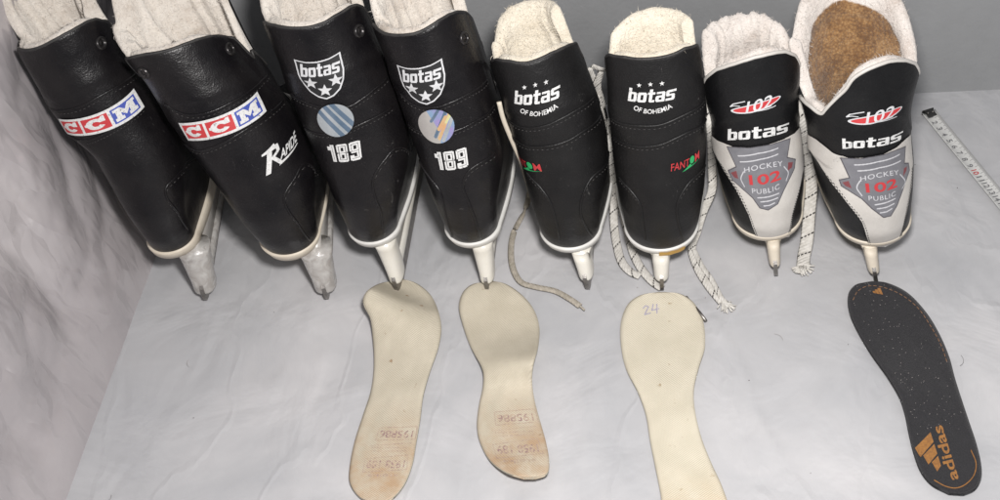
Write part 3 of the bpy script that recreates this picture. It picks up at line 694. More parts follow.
def rapide(b, boot):
    cv = Canvas(190, 150)
    cv.poly([(.06, 0), (.17, .0), (.24, .92), (.12, .92)], WHT)
    cv.poly([(-.04, .86), (.30, 1.0), (.36, .78), (.22, .80), (.0, .80)], WHT)
    cv.stroke([(.18, .90), (.36, .86), (.38, .66), (.22, .52)], .10, WHT, 1.3); cv.stroke([(.24, .52), (.42, .16)], .10, WHT, 1.3)
    put_text(cv, 'APIDE', (.40, .26, .97, .58), WHT, .02, .06)
    cv.poly([(.36, .10), (.98, .17), (.95, .20), (.45, .20)], WHT)
    decal(b, cv, fit_anchor(b, [(0, 0, 263, 177), (1, 0, 299, 147), (0, 1, 261, 152)]), PM, 'model_print', boot, .0005)

def junior(b, boot, J):
    """white heel panel, grey moulded badge, red oval logo and block lettering"""
    c = PxCanvas(b, J['panel'], .0003); c.poly(J['panel'], WLE); pan = decal(b, c.cv, c.fit, PM, 'heel_panel', boot, .0009, 5)
    for S_ in J['stitch']:
        mb = MB()
        for o2 in (0, .0016):
            TZ = np.array([b.solve(*p) for p in S_]); TZ = smooth_path(TZ * (.035, 1), 64) / (.035, 1); P = b.S(TZ[:, 0] + o2 / .035, TZ[:, 1], .0011)
            for q in range(0, len(P) - 1, 2): tube(mb, P[q:q + 2], .00036, 5)
        mb.build('stitching', MT['stitch_dark'], pan)
    c = PxCanvas(b, J['badge'], .00025); c.poly(J['badge'], GRY)
    c.stroke(J['badge'], .8, DGY)
    for e in J['ears']: c.poly(e, DRD)
    for l in J['lines']: c.stroke(l, 1.1, LGR)
    for l in J['arcs']: c.stroke(smooth_path(l, 12), .8, LGR)
    decal(b, c.cv, c.fit, PM, 'heel_badge', boot, .0016, 5)
    cv = Canvas(200, 150)
    wp = lambda X, Y: (X, Y + .22 * (1 - (2 * X - 1) ** 2))
    put_text(cv, '102', (.12, .30, .92, .62), RED, .02)
    put_text(cv, 'HOCKEY', (.02, .66, 1, .82), LGR, .006, spacing=1.15, warp=lambda X, Y: (X, Y + .12 * (1 - (2 * X - 1) ** 2)))
    put_text(cv, 'PUBLIC', (.16, .04, .86, .20), LGR, .006, spacing=1.15, warp=lambda X, Y: (X, Y - .07 * (1 - (2 * X - 1) ** 2) + .04))
    decal(b, cv, fit_anchor(b, J['num']), PM, 'badge_lettering', boot, .0020)
    cv = Canvas(240, 100)
    cv.ellipse(.5, .42, .96, .25, SIL, .06, 2.0); cv.ellipse(.51, .43, .88, .18, RED, .06, 2.0)
    cv.stroke([(.02, .62), (.08, .78), (.20, .86), (.30, .90)], .055, SIL, 2.0); cv.stroke([(.02, .62), (.10, .68), (.20, .64)], .05, SIL, 2.0); cv.stroke([(.45, .22), (.7, .12), (.86, .10)], .05, SIL, 2.0)
    put_text(cv, '102', (.30, .18, .78, .88), SIL, .010, .12)
    decal(b, cv, fit_anchor(b, J['logo']), PM, 'oval_logo', boot, .0006)
    cv = Canvas(260, 60); put_botas(cv, (0, 0, .97, .95), WHT, .03); decal(b, cv, fit_anchor(b, J['botas'], True), PM, 'brand_print', boot, .0006)

# ------------------------------------------------------------------ skate data (outlines measured in the photograph)
SK = []
def f1(b, root, boot, sole):
    ccm(b, boot, [(1, 1, 132, 90), (1, 0, 143.5, 107), (.67, 1, 108.5, 107.5), (.67, 0, 116, 125.5), (.345, 1, 77, 118), (.345, 0, 84, 136.5), (.12, 1, 64, 119), (.12, 0, 74, 134)])
def f2(b, root, boot, sole):
    ccm(b, boot, [(1, 1, 255.6, 93), (1, 0, 266, 111.5), (.67, 1, 232.5, 108.5), (.67, 0, 239, 127.8), (.345, 1, 203, 121.5), (.345, 0, 207, 140), (.05, 1, 181, 121.5), (.05, 0, 193, 140)])
    rapide(b, boot)
def f3(b, root, boot, sole):
    shield(b, boot, [(0, 1, 294, 59), (1, 1, 340, 51.5), (.5, 0, 327, 99)])
    roundel(b, boot, [(.5, .5, 335.5, 120), (1, .5, 353.5, 117), (.5, 1, 332.5, 103.5)], False)
    n189(b, boot, [(0, 1, 327, 143.5), (0, 0, 331, 161.5), (1, 0, 363, 157.5), (1, 1, 360, 140)])
def f4(b, root, boot, sole):
    shield(b, boot, [(0, 1, 397, 64.5), (1, 1, 441.6, 58), (.5, 0, 427, 104.5)])
    roundel(b, boot, [(.5, .5, 436, 126), (1, .5, 454, 123), (.5, 1, 433, 109)], True)
    n189(b, boot, [(0, 1, 434, 150.5), (0, 0, 438, 169.5), (1, 0, 469, 165), (1, 1, 466.5, 147)])
def f5(b, root, boot, sole):
    botas_boh(b, boot, [(0, .38, 516, 103.5), (.94, .38, 559, 96.5), (0, .80, 513.4, 89), (.94, .72, 559.5, 84.5)])
    fantom(b, boot, [(.12, 0, 519, 164), (1, 0, 543, 175), (1, 1, 539.5, 163)])
    mb = MB()
    a = b.local(unproj_y(505, 118, b.base[1] + .075)); pts = [a] + [b.local(unproj(x, y, z)) for x, y, z in ((528, 182, .03), (529, 196, .006), (524, 212, .003), (514, 232, .0022), (511, 250, .0022), (513, 268, .0022), (521, 282, .0022), (536, 287, .0022), (555, 291, .0022), (570, 299, .0022), (580, 306, .0022))]
    ribbon(mb, smooth_path(pts, 120), lambda t: (1, .1, .0) if t < .5 else (.2, 1, 0), .0062, .002)
    tube(mb, smooth_path([b.local(unproj(579.5, 305.5, .0024)), b.local(unproj(584.5, 310, .0024))], 5), .0011, 8)
    mb.build('loose_lace', MT['lace_beige'], root, uv=True)
    # lace loops hanging out at the right side of the ankle
    mb = MB(); Y = b.base[1] + .10
    for pl in ([(592, 66), (600, 69), (606, 70)], [(589, 68), (594, 80), (600, 95), (603, 108)], [(601, 72), (598, 85), (600, 102)], [(596, 95), (602, 115), (606, 140)]):
        ribbon(mb, smooth_path([b.local(unproj_y(x, y, Y + .002 * i)) for i, (x, y) in enumerate(pl)], 24), (1, 0, .2), .006, .0018)
    mb.build('lace_loop', MT['lace_white'], root, uv=True)
    mb = MB(); ribbon(mb, smooth_path([b.local(unproj_y(x, y, b.base[1] + .05)) for x, y in ((499, 102), (503, 118), (510, 136), (519, 156), (526, 172))], 24), (1, 0, 0), .0045, .002)
    mb.build('side_piping', MT['sole_cream'], root, uv=True)
def f6(b, root, boot, sole):
    botas_boh(b, boot, [(0, .38, 628.5, 100.5), (.94, .38, 674.5, 98.5), (0, .80, 627.5, 87), (.94, .72, 675.5, 87)])
    fantom(b, boot, [(0, 0, 671, 175), (1, 0, 698.5, 162), (0, 1, 670.5, 162)])
    P = [(653, 249.5), (653, 246), (660, 244.2), (672, 242.5), (682, 239), (684, 240.5), (680, 245), (670, 248.5), (662, 250.5)]
    # amber glue smear on the sole edge
    mb = MB(); a0, a1 = -.08, .62; ta = np.linspace(a0, a1, 30); V = []; 
    for j, (dz, o) in enumerate(((.0008, .0034), (.0060, .0036), (.0112, .0034))): V += list(b.P(ta, np.full(30, b.zs + dz) + .0006 * np.sin(ta * 23 + j), o + .0004))
    F = [(j * 30 + i, j * 30 + i + 1, (j + 1) * 30 + i + 1, (j + 1) * 30 + i) for j in range(2) for i in range(29)]; mb.add(V, F); mb.build('glue_smear', MT['d_stain'], sole)
    Y0 = b.base[1]
    def lace(pts_, wd=.0075, side=(1, .1, 0), fray=False, nm='loose_lace'):
        mb = MB(); P = smooth_path([b.local(p) for p in pts_], 90); ribbon(mb, P, side, wd, .0016)
        if fray:
            e = P[-1]; d = _n(P[-1] - P[-4])
            for k in range(14):
                q = _n(d + rng.normal(0, .55, 3) * (1, 1, .25)); tube(mb, [e - d * .002 + rng.normal(0, .001, 3) * (1, 1, 0), e + q * .005, e + q * .009 + np.array([0, 0, -.0005])], .0006, 5)
        return mb.build(nm, MT['lace_white'], root, uv=True)
    uy, uf = unproj_y, unproj
    lace([uy(611, 118, Y0 + .11), uy(612, 150, Y0 + .08), uf(614, 195, .03), uf(614, 222, .008), uf(617, 245, .003), uf(622, 262, .003), uf(631, 272, .003), uf(640, 276, .003)], .0085)
    lace([uy(613, 125, Y0 + .09), uf(619, 180, .045), uf(622, 205, .02), uf(628, 232, .006), uf(633, 252, .003), uf(641, 268, .003), uf(652, 281, .003), uf(662, 288, .003)], .0085)
    lace([uy(707, 95, Y0 + .08), uy(711, 130, Y0 + .06), uf(712, 165, .06), uf(712, 190, .03), uf(703, 212, .012), uf(697, 232, .006), uf(692, 248, .0045), uf(698, 268, .003), uf(709, 286, .003), uf(722, 302, .003)], .0085, (1, .1, 0), True)
    lace([uf(694, 250, .005), uf(702, 266, .005), uf(712, 280, .005), uf(721, 297, .0045), uf(727, 304, .003)], .005, (1, .1, 0), True)
    mb = MB(); tube(mb, [b.local(unproj(686, 297, .003)), b.local(unproj(700, 313, .0035)), b.local(unproj(706, 321, .0030))], .0016, 8); mb.build('lace_tip', MT['steel'], root)
J7 = dict(panel=densify([(711, 134), (714, 150), (722, 166), (736, 189), (749, 214), (757, 238), (773, 240), (789, 236), (792, 214), (798, 192), (803, 165), (804, 148), (800, 126), (794, 133), (783, 139), (766, 145), (750, 148), (735, 147), (718, 140), (711, 134)], 3),
          badge=densify([(728, 146), (737, 166), (729, 170), (733, 179), (753, 197), (760, 207), (768, 209), (777, 203), (783, 189), (793, 168), (794, 159), (786, 157), (789, 138), (770, 144), (750, 147), (728, 146)], 3),
          ears=[[(731.5, 172), (737, 170), (739, 178), (735.5, 177)], [(791.5, 161.5), (787, 162), (786.5, 170), (790.5, 167)]],
          lines=[[(739, 155), (758, 152.5), (777, 147.5)], [(741, 161), (760, 158.5), (777, 153.5)], [(758, 197), (768, 196), (778, 192.5)], [(761, 201), (769, 200), (777, 197)], [(764, 205), (769, 204.5), (774, 202)]],
          arcs=[[(744, 171), (741.5, 178), (745, 186)], [(783, 166), (787, 172), (785, 180)]],
          stitch=[[(713, 148), (722, 165), (736, 188), (748, 213), (756, 234)], [(803, 156), (798, 190), (792, 212), (788, 232)]],
          num=[(.12, .30, 750, 184), (.92, .30, 780, 178.6), (.12, .62, 749, 174), (.92, .62, 779, 168)],
          logo=[(0, 0, 731, 116), (1, 0, 781, 103), (0, 1, 729, 100)],
          botas=[(0, 0, 728, 140), (0, .95, 727, 129), (.5, 0, 758, 138), (1, 0, 790, 130), (1, .7, 789, 122)])
J8 = dict(panel=densify([(805, 132), (808, 145), (813, 152), (831, 181), (848, 203), (862, 221), (870, 245), (885, 246), (899, 239), (907, 208), (911, 185), (912, 162), (910, 134), (896, 147), (883, 154), (870, 157), (850, 158), (833, 152), (817, 139), (805, 132)], 3),
          badge=densify([(841, 157), (850, 177), (840, 179), (842, 185), (862, 198), (872, 208), (883, 216.5), (890, 215), (896, 205), (901, 191), (908, 170), (907, 163), (903, 163), (904, 146), (883, 154), (860, 158), (841, 157)], 3),
          ears=[[(843, 181.5), (849, 180), (852, 187.5), (846, 185)], [(905.5, 166), (902.5, 168), (902, 176), (905, 170)]],
          lines=[[(855, 164), (877, 161), (898, 154)], [(858, 170), (879, 167), (899, 160.5)], [(875, 204), (885, 202), (894, 198)], [(877, 208), (886, 206.5), (893, 203)], [(880, 212), (886, 211), (891, 208)]],
          arcs=[[(860, 180), (857, 187), (862, 195)], [(899, 174), (904, 181), (901, 188)]],
          stitch=[[(812, 150), (831, 180), (847, 202), (861, 220), (869, 243)], [(911, 168), (909, 190), (906, 208), (899, 236)]],
          num=[(.12, .30, 866, 192), (.92, .30, 896, 186), (.12, .62, 865, 182), (.92, .62, 895, 177)],
          logo=[(0, 0, 848, 127), (1, 0, 901, 114), (0, 1, 844, 110)],
          botas=[(0, 0, 843, 148), (0, .95, 841, 138), (.5, 0, 872, 147), (1, 0, 903, 138), (1, .7, 903, 130)])
def f7(b, root, boot, sole):
    junior(b, boot, J7)
    mb = MB(); Y0 = b.base[1]
    P = smooth_path([b.local(p) for p in (unproj_y(800, 95, Y0 + .07), unproj_y(806, 125, Y0 + .06), unproj(810, 165, .07), unproj(811, 190, .04), unproj(809, 215, .02), unproj(807, 240, .008), unproj(804, 256, .003), unproj(803, 266, .003))], 90)
    ribbon(mb, P, (1, .05, 0), .0125, .0022); e = P[-1]; d = _n(P[-1] - P[-4])
    for k in range(22):
        q = _n(d + rng.normal(0, .6, 3) * (1.3, 1, .25)); tube(mb, [e - d * .002 + np.array([rng.normal(0, .003), 0, 0]), e + q * .006, e + q * .011 + np.array([0, 0, -.0008])], .0008, 5)
    mb.build('loose_lace', MT['lace_white'], root, uv=True)
def f8(b, root, boot, sole): junior(b, boot, J8)

grey_sil = None
SK = [
 dict(name='1', bottom=256, post=193, folds=.010, depth=.10, seed=1, fn=f1, blade=(207, 299), yaw=7, H=.30, foot=.25, zs=.061, leather='black', sole='sole_cream', holder='clear', hw=1.75, pz=.008, sole_h=.014, fleece='fleece_grey',
      L=[(48, 15), (105, 48), (131, 64), (157, 95), (193, 115), (219, 130), (245, 150), (253, 154), (257, 162)], R=[(20, 112), (50, 131), (100, 165), (150, 196), (185, 217), (215, 218), (230, 215.5), (238, 210), (244, 204), (252, 192), (257, 180)],
      rim=[(17, 49), (27, 51), (37, 49), (52, 42), (65, 35), (78, 28), (88, 22), (97, 19), (109, 21), (120, 29), (130, 50)], rivets=[(101, 43)],
      flare=(-.014, .42), arch_tz=[(92, .32), (100, .33), (120, .335), (150, .345), (180, .35), (210, .345), (240, .345), (252, .33), (262, .305), (268, .285)],
      seams=[[(50, 108), (62, 111), (77, 108), (100, 96), (120, 85), (137, 72)], [(66, 138), (84, 141), (100, 136), (120, 125), (142, 108)], [(206, 148), (186, 165), (169, 184), (167, 198), (178, 213), (187, 228)]],
      label='leftmost black skate with red white and blue letter sticker, leaning at the plastic film'),
 dict(name='2', bottom=257, post=315, folds=.012, depth=.10, seed=2, fn=f2, blade=(328, 298), yaw=9, H=.28, foot=.25, zs=.060, leather='black', sole='sole_cream', holder='clear', hw=1.75, pz=.008, sole_h=.014, fleece='fleece_grey',
      L=[(59, 123), (81, 145), (118, 167), (155, 192), (187, 217), (225, 244), (250, 266.5), (256, 272), (258.5, 282)], R=[(40, 250), (62, 264), (93, 284), (124, 306), (149, 322), (192, 333), (208, 332), (230, 326), (243.5, 318), (255.5, 301)],
      rim=[(125, 59), (135, 57), (146, 55), (160, 53), (172, 50), (185, 45), (198, 40), (209, 37), (219, 36), (235, 37), (247, 43), (255, 52), (262, 66)], rivets=[(230, 49), (144, 73)],
      flare=(.030, .1), arch_tz=[(100, .262), (118, .29), (130, .32), (150, .325), (180, .33), (210, .325), (240, .32), (255, .31), (265, .29)],
      seams=[[(165, 103), (176, 111), (190, 115), (210, 112), (232, 102), (252, 90), (268, 75)], [(181, 146), (195, 151), (212, 148), (230, 139), (250, 127), (270, 113), (283, 101)], [(324, 148), (308, 163), (294, 180), (284, 198), (290, 213), (299, 225), (310, 240)]],
      label='black skate with letter sticker and slanting white script, second from the left'),
 dict(name='3', bottom=246, post=384, folds=.007, depth=.095, seed=3, fn=f3, blade=(400, 291), yaw=0, H=.29, foot=.25, leather='black', sole='sole_white', holder='holder_white', fleece='fleece_grey',
      L=[(22, 262), (62, 279), (112, 297), (155, 316), (198, 334), (228, 348), (237, 353), (246, 363), (247.5, 374)], R=[(12, 370), (37, 381), (80, 402), (112, 411), (140, 416), (174, 416), (200, 414), (220, 411), (230, 407), (241, 395), (246.5, 384)],
      rim=[(263, 22), (274, 26), (283, 28), (292, 29), (310, 28), (326, 23), (335, 17), (344, 12), (351, 7), (357, 5), (365, 8), (373, 23), (379, 36)], rivets=[(359, 31)],
      arch_tz=[(120, .315), (150, .325), (180, .33), (210, .325), (240, .315)],
      seams=[[(291, 93), (303, 101), (318, 106), (347, 107), (362, 99), (375, 89), (387, 78)], [(305, 127), (322, 134), (340, 133), (359, 125), (376, 117), (392, 107)], [(415, 134), (400, 147), (384, 161), (373, 180), (375, 197), (381, 213), (385, 234)]],
      label='tall black skate whose round foil sticker is plain blue and silver, shield crest above 189'),
 dict(name='4', bottom=247, post=481.5, folds=.007, depth=.095, seed=4, fn=f4, blade=(489, 291), yaw=0, H=.285, foot=.25, leather='black', sole='sole_white', holder='holder_white', fleece='fleece_grey',
      L=[(23, 371), (60, 386), (112, 402), (155, 418), (198, 433), (236.5, 449.5), (245.5, 459), (248.5, 471)], R=[(20, 474), (62, 488), (110, 501), (150, 511), (180, 514), (200, 513), (220, 508.5), (230, 504.5), (242, 493), (247.5, 481)],
      rim=[(371, 24), (377, 30), (383, 34), (393, 36), (404, 36), (413, 35), (422, 32), (431, 27), (440, 21), (450, 15), (458, 12), (466, 12), (474, 21), (482, 39), (487, 60)], rivets=[(464, 38)],
      flare=(.004, .12), arch_tz=[(94, .285), (104, .305), (120, .315), (150, .322), (180, .325), (210, .32), (240, .315)],
      seams=[[(400, 93), (409, 102), (421, 107), (438, 107), (452, 102), (470, 93), (487, 80)], [(408, 124), (426, 133), (446, 133), (463, 128), (478, 120), (494, 106)], [(495, 153), (480, 163), (468, 172), (463, 186), (469, 203), (476, 222), (480, 240)], [(417, 161), (430, 178), (441, 194), (446, 217), (452, 236)]],
      label='tall black skate whose round foil sticker shines in rainbow stripes, shield crest above 189'),
 dict(name='5', bottom=251.5, post=580, folds=.002, depth=.075, seed=5, fn=f5, blade=(589, 288), yaw=-1, H=.25, foot=.245, leather='black_matt', sole='sole_white', holder='holder_white', fleece='fleece', beige=True,
      L=[(61, 490), (115, 506), (153, 518), (198, 530), (237, 543.5), (248, 553), (252.5, 566)], R=[(45, 578), (77, 592), (121, 605), (160, 611), (205, 612), (223, 608), (237, 601.5), (248, 587.5), (252.5, 575)],
      rim=[(490, 62), (496, 60), (509, 62), (518, 64), (527, 64), (542, 59), (552, 54), (563, 49), (571, 45), (577, 43), (582, 50), (587, 64)],
      arch=[(491, 52), (495, 36), (503, 20), (511, 11), (520, 6), (533, 3), (546, 3), (560, 5), (572, 10), (581, 18), (586, 27), (588, 40), (587, 52)],
      seams=[[(502, 117), (515, 125), (531, 128), (548, 125), (563, 118), (579, 109), (593, 98)], [(509, 137), (523, 145), (538, 147), (556, 145), (570, 140), (586, 130), (601, 116)], [(609, 152), (595, 175), (583, 196), (581, 214), (586, 226), (593, 236)], [(526, 172), (540, 188), (551, 205), (557, 226), (559, 241)]],
      label='black skate with small white word print, beige lace snaking on the floor at its left'),
 dict(name='6', bottom=253.5, post=660.5, folds=.001, depth=.052, seed=6, fn=f6, blade=(662, 289), yaw=2, H=.25, foot=.245, leather='black_matt', sole='sole_white', holder='holder_white', fleece='fleece', peek=.0005,
      L=[(58, 605), (115, 609), (166, 614), (217, 623), (235.5, 628.5), (248, 637), (254.5, 651)], R=[(48, 700), (96, 705), (147, 706), (192, 704), (226, 697), (240, 691), (250, 681), (254.5, 668)],
      rim=[(605, 58), (608, 55), (615, 57), (624, 58), (635, 60), (647, 60), (658, 59), (668, 57), (677, 54), (686, 49), (698, 45), (700, 52), (702, 65)],
      arch=[(606, 52), (611, 43), (618, 33), (625, 25), (633, 18), (642, 13), (652, 10), (662, 10), (671, 12), (680, 15), (688, 20), (696, 28), (702, 37), (705, 50)],
      seams=[[(611, 118), (623, 124), (640, 126), (660, 125), (678, 118), (692, 111), (704, 101)], [(613, 137), (625, 144), (640, 147), (660, 145), (678, 137), (692, 130), (705, 119)], [(705, 165), (694, 178), (683, 192), (677, 208), (679, 224), (684, 241)], [(619, 177), (630, 190), (640, 205), (643, 224), (645, 240)]],
      label='black skate with amber smear on its white sole, behind the pen-marked cream insole'),
 dict(name='7', bottom=240.5, post=772, folds=.004, depth=.075, seed=7, fn=f7, blade=(776, 275), yaw=3, H=.225, foot=.215, zs=.052, leather='black_nylon', sole='sole_cream', holder='sole_cream', hw=.85, slim_sole=True, fleece='fleece_white', pale_rim=True, drop=.03, fray=.003, crease=.0004,
      L=[(86, 703), (100, 706), (120, 709), (150, 713), (181, 720), (203, 727.5), (225, 737), (234, 743), (241, 755), (242, 765)], R=[(60, 800), (75, 801), (90, 799), (110, 798), (130, 800), (160, 803), (186, 804.5), (205, 804), (228, 798), (236.5, 790), (241.5, 776)],
      rim=[(703, 87), (706, 78), (716, 70), (729, 66), (742, 62), (755, 58), (768, 55), (777, 53), (786, 52), (796, 56), (802, 68)],
      arch=[(705, 60), (706, 45), (709, 33), (716, 26), (724, 22), (735, 18), (746, 16), (757, 17), (767, 20), (774, 25), (780, 33), (784, 44)], pad=.004,
      label='small white and black skate with oval 102 logo and closed ankle, second from right'),
 dict(name='8', bottom=246.5, post=868, seed=8, fn=f8, blade=(876, 282), yaw=4, H=.225, foot=.22, zs=.055, fl=.03, flare=(-.003, -.13), leather='black_nylon', sole='sole_cream', holder='sole_cream', hw=.85, slim_sole=True, fleece='fleece_white', pale_rim=True, drop=.01, crease=.0004,
      L=[(40, 784), (80, 793), (100, 801), (120, 806), (150, 810), (178, 817), (206, 828), (232, 842), (242.5, 850), (247.5, 863)], R=[(60, 921), (75, 920), (95, 914), (110, 911), (130, 911), (160, 914), (190, 913), (227, 909), (241, 898.5), (247.5, 886)],
      rim=[(801, 99), (810, 107), (817, 113), (822, 115), (829, 106), (837, 98), (846, 90), (852, 80), (859, 75), (868, 70), (878, 66), (889, 62), (898, 61), (907, 61), (916, 64), (921, 74)],
      arch=[(786, 60), (784, 40), (790, 18), (806, 0), (820, -12), (845, -18), (870, -14), (890, -8), (898, 4)], pad=.004,
      brown=lambda te: .012 + .010 * abs(te), lining_label='wide open collar of pale fleece with worn brown felt inside',
      label='rightmost white and black skate, ankle spread open on worn brown felt inside'),
]
BT = {}
for c in SK: BT[c['name']] = build_skate(c)

# ------------------------------------------------------------------ insoles
def insole(st, zfun, mat, label, th=.0032, nc=22, nl=90, edge_mat=None):
    """st: stations (left px, right px) from near end to far end; zfun(s, c) = height of the upper face"""
    Lp = smooth_path([s[0] for s in st], nl); Rp = smooth_path([s[1] for s in st], nl)
    cen = unproj(*(.5 * (Lp[nl // 2] + Rp[nl // 2])), 0)
    V = []; W_ = []
    for i in range(nl):
        for j in range(nc + 1):
            c = j / nc; p = Lp[i] * (1 - c) + Rp[i] * c; z = th + zfun(i / (nl - 1), c) + .0006 * noise.noise(Vector((i * .15, j * .3, 3)))
            e = min(c, 1 - c, i / (nl - 1) * 2.2, (1 - i / (nl - 1)) * 2.2); z -= .0012 * max(0, 1 - e / .05) ** 2
            V.append(unproj(p[0], p[1], z) - cen)
    top = len(V); F = [(i * (nc + 1) + j, (i + 1) * (nc + 1) + j, (i + 1) * (nc + 1) + j + 1, i * (nc + 1) + j + 1) for i in range(nl - 1) for j in range(nc)]
    mi = [0] * len(F)
    V2 = [v - np.array([0, 0, th * .85]) for v in V]; F2 = [tuple(k + top for k in f[::-1]) for f in F]
    ring = [j for j in range(nc + 1)] + [i * (nc + 1) + nc for i in range(1, nl)] + [(nl - 1) * (nc + 1) + j for j in range(nc - 1, -1, -1)] + [i * (nc + 1) for i in range(nl - 2, 0, -1)]
    F3 = [(ring[k], ring[(k + 1) % len(ring)], ring[(k + 1) % len(ring)] + top, ring[k] + top) for k in range(len(ring))]
    uv = [(i / (nl - 1), j / nc) for i in range(nl) for j in range(nc + 1)] * 2
    root = bpy.data.objects.new('shoe_insole', None); col.objects.link(root); root.location = cen; root.empty_display_size = .03
    tag(root, label, 'insole', 'loose insoles laid out before the skates')
    o = mesh_obj('insole_pad', V + V2, F + F2 + F3, [mat, edge_mat or mat], root, mi + [0] * len(F2) + [1] * len(F3), uvs=uv); recalc(o)
    T = np.array(V).reshape(nl, nc + 1, 3)
    return root, cen, T, Lp, Rp
def felt_mat(name, c1, c2, stain, s0, seed):
    m, nt, b = new_mat(name); L = nt.links
    uv = N(nt, 'ShaderNodeUVMap'); tc = N(nt, 'ShaderNodeTexCoord'); sp = N(nt, 'ShaderNodeSeparateXYZ'); L.new(uv.outputs[0], sp.inputs[0])
    nz = N(nt, 'ShaderNodeTexNoise', i_Scale=28, i_Detail=7, i_Roughness=.65); L.new(tc.outputs['Object'], nz.inputs['Vector'])
    r = ramp(nt, nz.outputs['Fac'], [(.3, c1), (.7, c2)])
    # worn brown wear patch where the heel pressed
    mr = N(nt, 'ShaderNodeMapRange'); mr.inputs['From Min'].default_value = s0 - .22; mr.inputs['From Max'].default_value = s0 + .1; mr.interpolation_type = 'SMOOTHSTEP'
    L.new(sp.outputs['X'], mr.inputs['Value'])
    n2 = N(nt, 'ShaderNodeTexNoise', i_Scale=36, i_Detail=8, i_Roughness=.7); L.new(tc.outputs['Object'], n2.inputs['Vector'])
    m2 = N(nt, 'ShaderNodeMapRange'); m2.inputs['From Min'].default_value = .35; m2.inputs['From Max'].default_value = .65; L.new(n2.outputs['Fac'], m2.inputs['Value'])
    mu = N(nt, 'ShaderNodeMath', operation='MULTIPLY'); L.new(mr.outputs[0], mu.inputs[0]); L.new(m2.outputs[0], mu.inputs[1])
    mx = N(nt, 'ShaderNodeMix', data_type='RGBA'); L.new(mu.outputs[0], mx.inputs['Factor']); L.new(r.outputs[0], mx.inputs['A']); mx.inputs['B'].default_value = (*stain, 1)
    # specks
    n3 = N(nt, 'ShaderNodeTexNoise', i_Scale=95, i_Detail=4); L.new(tc.outputs['Object'], n3.inputs['Vector']); r3 = ramp(nt, n3.outputs['Fac'], [(.70, (0, 0, 0)), (.76, (1, 1, 1))])
    m3 = N(nt, 'ShaderNodeMix', data_type='RGBA'); L.new(r3.outputs[0], m3.inputs['Factor']); L.new(mx.outputs['Result'], m3.inputs['A']); m3.inputs['B'].default_value = (*[s * .75 for s in stain], 1)
    L.new(m3.outputs['Result'], b.inputs['Base Color']); b.inputs['Roughness'].default_value = .92; b.inputs['Specular IOR Level'].default_value = .15
    mp = N(nt, 'ShaderNodeMapping'); mp.inputs['Rotation'].default_value = (0, 0, .9); L.new(tc.outputs['Object'], mp.inputs[0])
    wv = N(nt, 'ShaderNodeTexWave', i_Scale=190, i_Distortion=1.4, i_Detail=2); L.new(mp.outputs[0], wv.inputs['Vector'])
    nb = N(nt, 'ShaderNodeTexNoise', i_Scale=600, i_Detail=3); L.new(tc.outputs['Object'], nb.inputs['Vector'])
    ad = N(nt, 'ShaderNodeMath', operation='ADD'); L.new(wv.outputs['Fac'], ad.inputs[0]); L.new(nb.outputs['Fac'], ad.inputs[1])
    bp = N(nt, 'ShaderNodeBump', i_Strength=.6, i_Distance=.0005); L.new(ad.outputs[0], bp.inputs['Height']); L.new(bp.outputs[0], b.inputs['Normal'])
    return m
def on_insole(info, cv, anc, mats, name, h=.0003, maxrun=8):
    """print laid on an insole; anchors (u, v, px, py), affine in the picture then dropped on the pad"""
    root, cen, T, Lp, Rp = info
    A = np.array([[1, u, v] for u, v, *_ in anc]); X = np.linalg.lstsq(A, np.array([a[2:] for a in anc], float), rcond=None)[0]
    Q = cv.quads(maxrun)
    nl, nc = T.shape[0], T.shape[1]
    px, py = proj(T + cen); V = []; cache = {}
    N_ = np.cross(np.gradient(T, axis=0), np.gradient(T, axis=1)); N_ /= np.linalg.norm(N_, axis=-1, keepdims=True); N_ *= np.sign(N_[..., 2:3])
    def pt(u, v):
        k = (round(u, 5), round(v, 5))
        if k in cache: return cache[k]
        x, y = np.array([1, u, v]) @ X; d = (px - x) ** 2 + (py - y) ** 2; i = d.argmin(); z = (T.reshape(-1, 3)[i] + cen)[2]
        # local plane through the nearest pad vertex
        P0 = T.reshape(-1, 3)[i] + cen; n0 = N_.reshape(-1, 3)[i]
        r = M @ np.array([(x - CX) / FPX, (y - CY) / FPX, 1.0]); C0 = np.array([0, 0, CAMH]); t = ((P0 - C0) @ n0) / (r @ n0); cache[k] = C0 + r * t + n0 * h - cen; return cache[k]
    F = []; mi = []
    for q in Q:
        k = len(V); V += [pt(q[0], q[1]), pt(q[2], q[1]), pt(q[2], q[3]), pt(q[0], q[3])]; F.append((k, k + 1, k + 2, k + 3)); mi.append(q[4])
    o = mesh_obj(name, V, F, mats, root, mi); recalc(o)
    return o
FELT = felt_mat('felt_insole', (.46, .415, .325), (.56, .51, .41), (.44, .31, .20), .72, 1)
FELT3 = felt_mat('pale_felt_insole', (.54, .495, .39), (.63, .58, .47), (.52, .41, .27), .86, 2)
EDGE = simple('felt_edge', (.50, .46, .36), (.58, .54, .44), rough=.9, scale=200)
def stamp_mat(c, name):
    m, nt, b = new_mat(name); L = nt.links
    tc = N(nt, 'ShaderNodeTexCoord'); nz = N(nt, 'ShaderNodeTexNoise', i_Scale=420, i_Detail=3); L.new(tc.outputs['Object'], nz.inputs['Vector'])
    r = ramp(nt, nz.outputs['Fac'], [(.38, c), (.60, (.46, .36, .27))]); L.new(r.outputs[0], b.inputs['Base Color']); b.inputs['Roughness'].default_value = .9
    return m
INK = stamp_mat((.27, .17, .17), 'faded_stamp_ink'); INK2 = stamp_mat((.34, .24, .21), 'paler_stamp_ink')
PEN = simple('pen_ink', (.26, .24, .36), (.40, .36, .42), rough=.9, scale=500)
